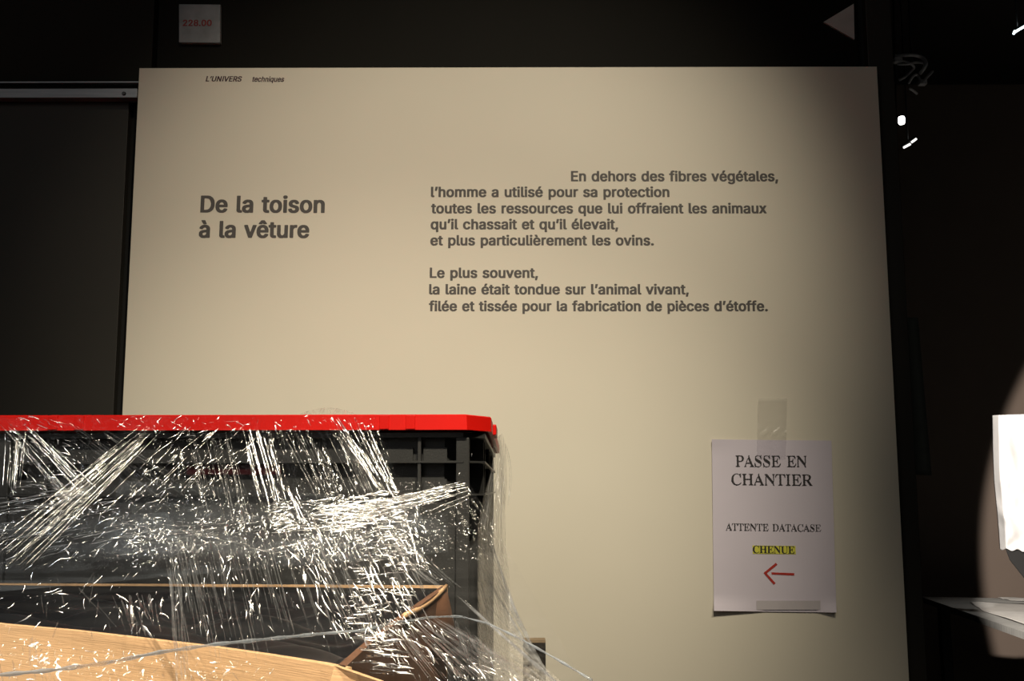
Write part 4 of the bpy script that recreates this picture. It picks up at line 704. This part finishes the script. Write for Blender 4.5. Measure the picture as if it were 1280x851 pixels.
F_rope = film('rolled film cord', gloss=0.08, rough=0.25, haze=0.35, tint=(.62, .70, .80), bump=.2, bscale=(150, 150, 150), hscale=(60, 60, 60), edge=.2)

wrapf = empty('stretch_film', (CX, .8, ZL0), 'clear crinkled stretch film wrapped around the red-lidded crate and the cardboard box', 'film')
# skin hanging from the lid
patch('film_sheet', [(-30, 519), (468, 519)], [(-30, 660), (545, 735)], 420, 190, F_skin, wrapf, off=.004, amp=.0007, across=.16, along=.012, crumple=.5, cs=.10, seed=3)
# wide loose band wrapped round crate and box
patch('film_sheet', [(-30, 640), (120, 640), (300, 618), (430, 604), (585, 601)], [(-30, 905), (250, 905), (480, 905), (640, 905), (760, 905)], 420, 260, F_dense, wrapf, off=.010, amp=.0005, across=.15, along=.02, crumple=1.0, cs=.11, seed=11, fluff=.004, ripple=.022)
# extra layers: grey belt sweeping across
patch('film_belt', [(-30, 690), (-30, 742)], [(560, 640), (560, 690)], 60, 420, F_belt, wrapf, off=.016, amp=.0004, across=.3, along=.02, crumple=1.4, cs=.14, seed=21, fluff=.003)
patch('film_belt', [(150, 600), (120, 700)], [(520, 625), (540, 680)], 110, 330, F_belt, wrapf, off=.020, amp=.00055, across=.25, along=.04, crumple=2.2, cs=.2, seed=27, fluff=.003)
patch('film_belt', [(-30, 655), (-30, 705)], [(210, 640), (230, 700)], 70, 260, F_belt, wrapf, off=.019, amp=.0005, across=.25, along=.05, crumple=2.2, cs=.2, seed=29, fluff=.003)
# crossing diagonal bands
patch('film_band', [(170, 520), (215, 520)], [(-30, 690), (-30, 750)], 60, 260, F_dense, wrapf, off=.013, amp=.0010, across=.35, along=.01, seed=33)
patch('film_band', [(-30, 500), (-30, 545)], [(150, 610), (130, 655)], 60, 220, F_dense, wrapf, off=.015, amp=.0009, across=.3, along=.02, crumple=.8, seed=35)
patch('film_band', [(300, 519), (350, 519)], [(350, 660), (400, 660)], 60, 190, F_skin, wrapf, off=.012, amp=.0012, across=.2, along=.01, seed=37)
patch('film_band', [(405, 519), (462, 519)], [(490, 720), (540, 720)], 70, 240, F_skin, wrapf, off=.012, amp=.0012, across=.25, along=.012, crumple=.8, seed=39)
# side sheet bridging from lid corner down to the pallet, silhouette against the pale board
def sd(px, py): return .905 + .20 * np.clip((px - 597) / 40, 0, 1) - .30 * np.clip((py - 690) / 200, 0, 1)
SIL = [(628, 541), (633, 560), (634, 600), (631, 640), (632, 680), (636, 715), (641, 765), (650, 797), (686, 838), (735, 880)]
INN = [(617, 550), (615, 575), (604, 610), (597, 640), (597, 680), (597, 715), (597, 760), (597, 805), (597, 850), (597, 905)]
def side(name, inn, sil, m, off, seed, amp=.0016, nu=44, nv=260):
    s = np.linspace(0, 1, nv); u = np.linspace(0, 1, nu)
    a = np.stack([np.interp(s, np.linspace(0, 1, len(inn)), np.array(inn, float)[:, k]) for k in (0, 1)], -1)
    b = np.stack([np.interp(s, np.linspace(0, 1, len(sil)), np.array(sil, float)[:, k]) for k in (0, 1)], -1)
    Q = a[:, None] * (1 - u)[None, :, None] + b[:, None] * u[None, :, None]
    px, py = Q[..., 0], Q[..., 1]; Y = sd(px, py) - off
    S = px - (py - 540) * .35; T = py
    h = vnoise(S * .35, T * .01, seed) + .6 * vnoise(S * .8, T * .02, seed + 1)
    Y = Y - amp * h
    V = PN(px, py, Y).reshape(-1, 3); i = np.arange(nv - 1)[:, None] * nu + np.arange(nu - 1)[None]
    return npmesh(name, V, np.stack([i, i + 1, i + 1 + nu, i + nu], -1).reshape(-1, 4), m, wrapf)
INN = [(x, 550 + i * 36.6 if i else 550) for i, (x, y) in enumerate(INN)]
side('side_sheet', INN, SIL, F_side, 0.0, 41)
side('side_sheet', [(x + 2 if y > 640 else x + 6, y + 4) for x, y in INN], [(x - 4, y + 3) for x, y in SIL], F_side, .012, 47)

W = lambda *a, **k: strands('film_folds', *a, **k)
def flecks(A, B, n, ang, sd=12, ln=(2, 8), w=(.8, 2.2), off=.02, seed=1, clump=.04, thr=.0, depth=None, tilt=.13):
    """small domed creases in the film, scattered between two pixel polylines"""
    r = np.random.default_rng(seed); Vs = []; Fs = []; base = 0; k = 0; tries = 0
    while k < n and tries < n * 12:
        tries += 1
        s0, t0 = r.random(), r.random()
        a = polyline(A, np.array([s0]))[0][:2]; b = polyline(B, np.array([s0]))[0][:2]; c = a * (1 - t0) + b * t0
        if vnoise(np.array([c[0] * clump]), np.array([c[1] * clump * 1.6]), seed)[0] < thr + .5 * r.random(): continue
        k += 1
        th = math.radians(ang + r.normal(0, sd)); L = ln[0] + (ln[1] - ln[0]) * r.random() ** 2.6 * 2.4; W_ = r.uniform(*w) * (.32 + .38 * L / ln[1])
        u = np.linspace(-1, 1, 9); bend = r.normal(0, .05) * L
        Y0 = float((depth or filmY)(np.array([c[0]]), np.array([c[1]]))[0]) - off - r.random() * .002
        mm = Y0 / F; C0 = PN(np.array([c[0]]), np.array([c[1]]), np.array([Y0]))[0]
        nv = np.array([.13 + r.normal(0, tilt), -.90, .42 + r.normal(0, tilt)]); nv /= np.linalg.norm(nv)
        e1 = np.array([math.cos(th), 0, math.sin(th)]); e1 -= nv * e1.dot(nv); e1 /= np.linalg.norm(e1); e2 = np.cross(nv, e1)
        wv = W_ * .5 * np.sqrt(np.clip(1.02 - u * u, 0, 1)) * (1 + .3 * np.sin(u * 5 + k)) * mm
        mid = C0 + e1 * (u * L * .5 * mm)[:, None] + e2 * (bend * (1 - u * u) * mm)[:, None] + nv * ((1 - u * u) * L * .035 * mm)[:, None]
        prof = [mid + e2 * (wv * q)[:, None] + nv * (wv * h_)[:, None] for q, h_ in ((-1, -.12), (-.5, .03), (0, .07), (.5, .03), (1, -.12))]
        V = np.stack(prof, 1); Vs.append(V.reshape(-1, 3)); i = base + np.arange(8)[:, None] * 5 + np.arange(4)[None]
        Fs.append(np.stack([i, i + 1, i + 6, i + 5], -1).reshape(-1, 4)); base += 45
    return npmesh('film_creases', np.concatenate(Vs), np.concatenate(Fs), F_fleck, wrapf, 'stuff')
# diagonal warm bundle, cool bundle
W([(178, 528), (212, 528)], [(-30, 682), (10, 735)], 34, F_fold, wrapf, w=(.5, 1.7), off=.022, wig=.4, twist=.3, nod=.4, length=(.25, .9), jit=.06, slant=.055, seed=101)
W([(200, 528), (345, 528)], [(60, 650), (250, 640)], 60, F_fold, wrapf, w=(.5, 1.5), off=.020, length=(.06, .25), jit=.1, slant=.03, seed=102, seg=12)
W([(-10, 520), (40, 532)], [(95, 640), (140, 628)], 26, F_fold, wrapf, w=(.5, 2.2), off=.024, wig=.5, twist=.35, nod=.4, length=(.2, .8), jit=.1, slant=-.016, seed=103)
W([(60, 528), (120, 528)], [(200, 640), (300, 640)], 26, F_soft, wrapf, w=(.5, 1.4), off=.016, length=(.2, .7), jit=.1, seed=104)
W([(4, 536), (34, 540)], [(0, 625), (26, 615)], 16, F_fold, wrapf, w=(.7, 2.2), off=.018, length=(.3, .9), jit=.05, seed=105)
W([(-20, 628), (-20, 645)], [(85, 606), (95, 628)], 16, F_fold, wrapf, w=(.6, 2.0), off=.023, length=(.3, .9), jit=.1, seed=106)
W([(-20, 600), (-20, 720)], [(120, 600), (200, 660)], 90, F_fold, wrapf, w=(.5, 1.8), off=.026, length=(.06, .3), jit=.2, seed=107, seg=12)
# vertical bundles from the lid
W([(298, 532), (335, 532)], [(325, 640), (365, 640)], 18, F_fold, wrapf, w=(.7, 3.6), off=.018, wig=.8, twist=.3, nod=.4, length=(.3, .95), jit=.04, seed=108)
W([(225, 535), (300, 535)], [(255, 660), (330, 660)], 26, F_soft, wrapf, w=(.5, 1.6), off=.017, length=(.2, .9), jit=.04, seed=109)
W([(345, 536), (430, 536)], [(400, 640), (480, 640)], 36, F_soft, wrapf, w=(.4, 1.1), off=.015, length=(.4, 1), jit=.02, seed=110)
W([(408, 520), (458, 524)], [(480, 622), (500, 622)], 26, F_fold, wrapf, w=(.7, 3.2), off=.019, wig=.8, twist=.35, nod=.5, length=(.2, .9), jit=.12, seed=111)
W([(355, 606), (370, 612)], [(375, 665), (400, 665)], 10, F_fold, wrapf, w=(.7, 2.0), off=.019, length=(.3, .9), jit=.1, seed=112)
# horizontal gleaming belt
W([(395, 640), (400, 662)], [(585, 600), (590, 614)], 34, F_fold, wrapf, w=(.6, 2.8), off=.026, wig=.5, twist=.35, length=(.2, .8), jit=.2, seed=113)
W([(330, 625), (330, 700)], [(520, 615), (520, 670)], 90, F_fold, wrapf, w=(.5, 2.2), off=.028, length=(.05, .25), jit=.3, seed=114, seg=12)
W([(500, 640), (520, 660)], [(590, 612), (595, 622)], 6, F_fold, wrapf, w=(.4, .9), off=.02, length=(.3, .8), seed=115)
W([(120, 700), (150, 640)], [(340, 640), (340, 690)], 110, F_fold, wrapf, w=(.4, 1.4), off=.026, length=(.03, .18), jit=.3, seed=116, seg=10)
# vertical combing over the belt and the box mouth
W([(195, 640), (330, 640)], [(230, 830), (380, 830)], 70, F_soft, wrapf, w=(.4, 1.6), off=.030, length=(.2, .8), jit=.01, nod=5, seed=117)
W([(215, 640), (345, 625)], [(240, 760), (380, 760)], 80, F_fold, wrapf, w=(.4, 1.2), off=.031, length=(.08, .4), jit=.02, nod=6, seed=118, seg=16)
W([(340, 640), (480, 630)], [(425, 800), (560, 790)], 90, F_fold, wrapf, w=(.5, 2.0), off=.031, length=(.08, .55), jit=.03, nod=8, seed=119, seg=18)
W([(340, 640), (440, 640)], [(400, 830), (500, 830)], 26, F_soft, wrapf, w=(.5, 1.5), off=.030, length=(.4, 1), jit=.02, nod=6, seed=120)
W([(428, 640), (432, 830)], [(525, 620), (500, 830)], 70, F_fold, wrapf, w=(.6, 3.2), off=.033, length=(.1, .45), jit=.02, nod=9, seed=121, seg=12)
W([(455, 790), (462, 845)], [(498, 788), (512, 850)], 16, F_fold, wrapf, w=(2.0, 5.0), off=.034, length=(.5, .95), jit=.02, nod=4, seed=122, seg=12, twist=.4)
W([(468, 650), (500, 640)], [(548, 742), (580, 735)], 20, F_soft, wrapf, w=(.8, 3.0), off=.024, length=(.4, 1), jit=.03, bow=9, nod=4, seed=123)
W([(495, 600), (505, 640)], [(520, 690), (530, 730)], 20, F_fold, wrapf, w=(.4, 1.3), off=.02, length=(.1, .5), jit=.2, seed=124, seg=14)
# lower part over the box front
W([(40, 720), (140, 700)], [(60, 800), (160, 800)], 16, F_light, wrapf, w=(.5, 2.4), off=.030, length=(.15, .5), jit=.3, nod=7, seed=125, seg=14)
W([(150, 745), (200, 735)], [(168, 800), (205, 790)], 26, F_fold, wrapf, w=(.8, 3.4), off=.032, length=(.15, .55), jit=.2, nod=8, seed=126, seg=12)
W([(-5, 790), (80, 790)], [(10, 870), (85, 870)], 9, F_soft, wrapf, w=(.7, 3.0), off=.012, length=(.3, .9), jit=.1, bow=5, seed=127)
W([(-10, 800), (330, 825)], [(5, 870), (330, 870)], 40, F_light, wrapf, w=(.5, 2.0), off=.013, length=(.04, .25), jit=.1, nod=6, seed=128, seg=10)
W([(205, 700), (225, 700)], [(218, 860), (236, 860)], 8, F_soft, wrapf, w=(1.0, 3.0), off=.014, length=(.6, 1), jit=.1, seed=129)
W([(470, 780), (520, 770)], [(530, 870), (620, 870)], 44, F_fold, wrapf, w=(.6, 2.6), off=.020, length=(.15, .8), jit=.05, nod=2.5, seed=130)
W([(500, 770), (540, 765)], [(600, 870), (720, 870)], 60, F_soft, wrapf, w=(.5, 2.0), off=.016, length=(.3, 1), jit=.05, nod=1.5, seed=131)
# fans of stretched folds on the right
W([(562, 738), (575, 745)], [(690, 850), (740, 890)], 30, F_soft, wrapf, w=(.6, 2.4), off=.0, length=(.3, 1), jit=.1, depth=lambda x, y: .78 + 0 * x, seed=132)
W([(598, 610), (600, 700)], [(638, 765), (695, 860)], 46, F_soft, wrapf, w=(.5, 2.2), off=.018, length=(.3, 1), jit=.03, depth=sd, seed=133)
W([(620, 560), (630, 560)], [(600, 660), (632, 690)], 26, F_soft, wrapf, w=(.5, 1.8), off=.016, length=(.3, 1), jit=.05, depth=sd, seed=134)
W([(628, 545), (637, 560)], [(634, 640), (636, 620)], 6, F_soft, wrapf, w=(.4, 1.0), off=.0, length=(.7, 1), bow=-5, depth=sd, seed=135)
W([(597, 690), (597, 790)], [(662, 815), (730, 890)], 50, F_soft, wrapf, w=(.6, 2.4), off=.022, length=(.3, 1), jit=.02, depth=sd, seed=136)
W([(560, 760), (600, 800)], [(600, 870), (690, 880)], 36, F_soft, wrapf, w=(.6, 2.6), off=.03, length=(.3, 1), jit=.06, depth=lambda x, y: .80 + 0 * x, seed=137)
# glinting crease up the lid
W([(20, 520), (460, 521)], [(60, 536), (470, 536)], 36, F_fold, wrapf, w=(.5, 1.8), off=.010, length=(.1, .5), jit=.03, seed=138, seg=8)
# the rolled cord drawn across the load
cord = [(-30, 846), (60, 838), (130, 829), (200, 815), (270, 805), (340, 798), (400, 792), (450, 788), (500, 777), (540, 771), (575, 770), (610, 779), (650, 798), (700, 826), (740, 850)]
cp = polyline(cord, np.linspace(0, 1, 80)); cy = np.minimum(filmY(cp[:, 0], cp[:, 1]), .80) - .045 + .12 * np.clip((cp[:, 0] - 520) / 60, 0, 1)
cy[cp[:, 0] > 600] = np.minimum(cy[cp[:, 0] > 600], .78)
from_bm('film_cord', tube_bm(bmesh.new(), [tuple(v) for v in PN(cp[:, 0], cp[:, 1], cy)], [(.0006 if i < 45 else .0005) * (1 + .3 * math.sin(i * 1.7)) for i in range(80)], 8), F_rope, wrapf, True)
# crest of loose film standing up behind the lid's front edge
def crest(u, v):
    x = 372 + 80 * u; top = 519 - 9.5 * math.sin(math.pi * u) ** .8 * (1 if u < .62 else max(0, 1 - (u - .62) * 1.2)); y = 521 + (top - 521) * v
    return P(x, y, .91 + .012 * math.sin(u * 25) * v + .02 * v)
grid('film_crest', crest, 50, 10, F_side, wrapf)

# glittering creases, region by region
flecks([(10, 522), (10, 640)], [(110, 560), (150, 650)], 127, -35, 18, (2, 9), seed=201)
flecks([(-10, 640), (0, 720)], [(160, 600), (190, 680)], 146, 38, 14, (1.5, 9), seed=202, off=.028)
flecks([(200, 535), (160, 620)], [(340, 535), (260, 650)], 151, 48, 22, (2, 8), w=(.7, 1.8), seed=203)
flecks([(20, 520), (20, 535)], [(62, 520), (70, 540)], 16, -25, 30, (2, 8), w=(.8, 2.2), off=.012, seed=204)
flecks([(150, 519), (150, 538)], [(470, 519), (470, 538)], 54, 30, 35, (1.5, 6), w=(.8, 2), off=.012, seed=205)
flecks([(150, 655), (160, 710)], [(480, 628), (480, 690)], 529, 70, 35, (1.5, 5), w=(.7, 1.8), off=.030, seed=206, thr=.1)
flecks([(330, 632), (345, 665)], [(490, 612), (505, 650)], 252, 12, 14, (3, 12), w=(.8, 2.4), off=.031, seed=207, thr=.1)
flecks([(400, 630), (405, 668)], [(470, 622), (470, 655)], 112, 8, 10, (6, 18), w=(1.2, 3.2), off=.032, seed=208)
flecks([(480, 590), (480, 660)], [(530, 640), (540, 720)], 124, -50, 30, (1.5, 6), w=(.7, 2), off=.022, seed=209)
flecks([(60, 640), (60, 700)], [(300, 620), (300, 680)], 188, 40, 40, (1.5, 6), w=(.6, 1.8), off=.028, seed=210, thr=.15)
flecks([(180, 690), (230, 800)], [(430, 690), (450, 800)], 176, -78, 14, (2, 9), w=(.6, 1.6), off=.032, seed=211, thr=.15)
flecks([(340, 650), (420, 800)], [(510, 650), (520, 800)], 250, -64, 8, (3, 16), w=(.7, 2.4), off=.034, seed=212)
flecks([(445, 665), (430, 790)], [(515, 650), (510, 780)], 156, 6, 8, (4, 14), w=(.8, 2.4), off=.036, seed=213)
flecks([(462, 790), (470, 848)], [(500, 786), (512, 845)], 22, -6, 4, (18, 26), w=(3.0, 5.2), off=.038, seed=214)
flecks([(150, 740), (140, 800)], [(212, 735), (205, 795)], 30, -70, 22, (3, 13), w=(1.2, 3.4), off=.034, seed=215)
flecks([(-5, 720), (0, 790)], [(180, 710), (180, 790)], 45, 55, 25, (2, 9), w=(.7, 2), off=.03, seed=216)
flecks([(0, 795), (0, 860)], [(340, 830), (340, 860)], 266, 35, 60, (1.5, 6), w=(.7, 2.0), off=.012, seed=217)
flecks([(35, 805), (40, 830)], [(62, 805), (66, 830)], 20, 40, 50, (4, 10), w=(2, 4.5), off=.014, seed=218)
flecks([(66, 815), (70, 850)], [(90, 815), (92, 850)], 9, -60, 30, (4, 12), w=(2, 4.5), off=.014, seed=219)
flecks([(490, 765), (470, 800)], [(600, 800), (660, 860)], 126, -38, 18, (2, 10), w=(.7, 2.2), off=.02, seed=220)
flecks([(420, 790), (500, 780)], [(540, 860), (640, 860)], 72, -60, 12, (3, 14), w=(.8, 2.6), off=.022, seed=221)
flecks([(575, 560), (565, 700)], [(590, 560), (600, 700)], 12, 30, 60, (1.5, 5), w=(1, 3), off=.012, seed=222)
flecks([(562, 640), (500, 640)], [(562, 760), (540, 760)], 14, 20, 60, (1.5, 6), w=(.8, 2), off=.015, seed=223)
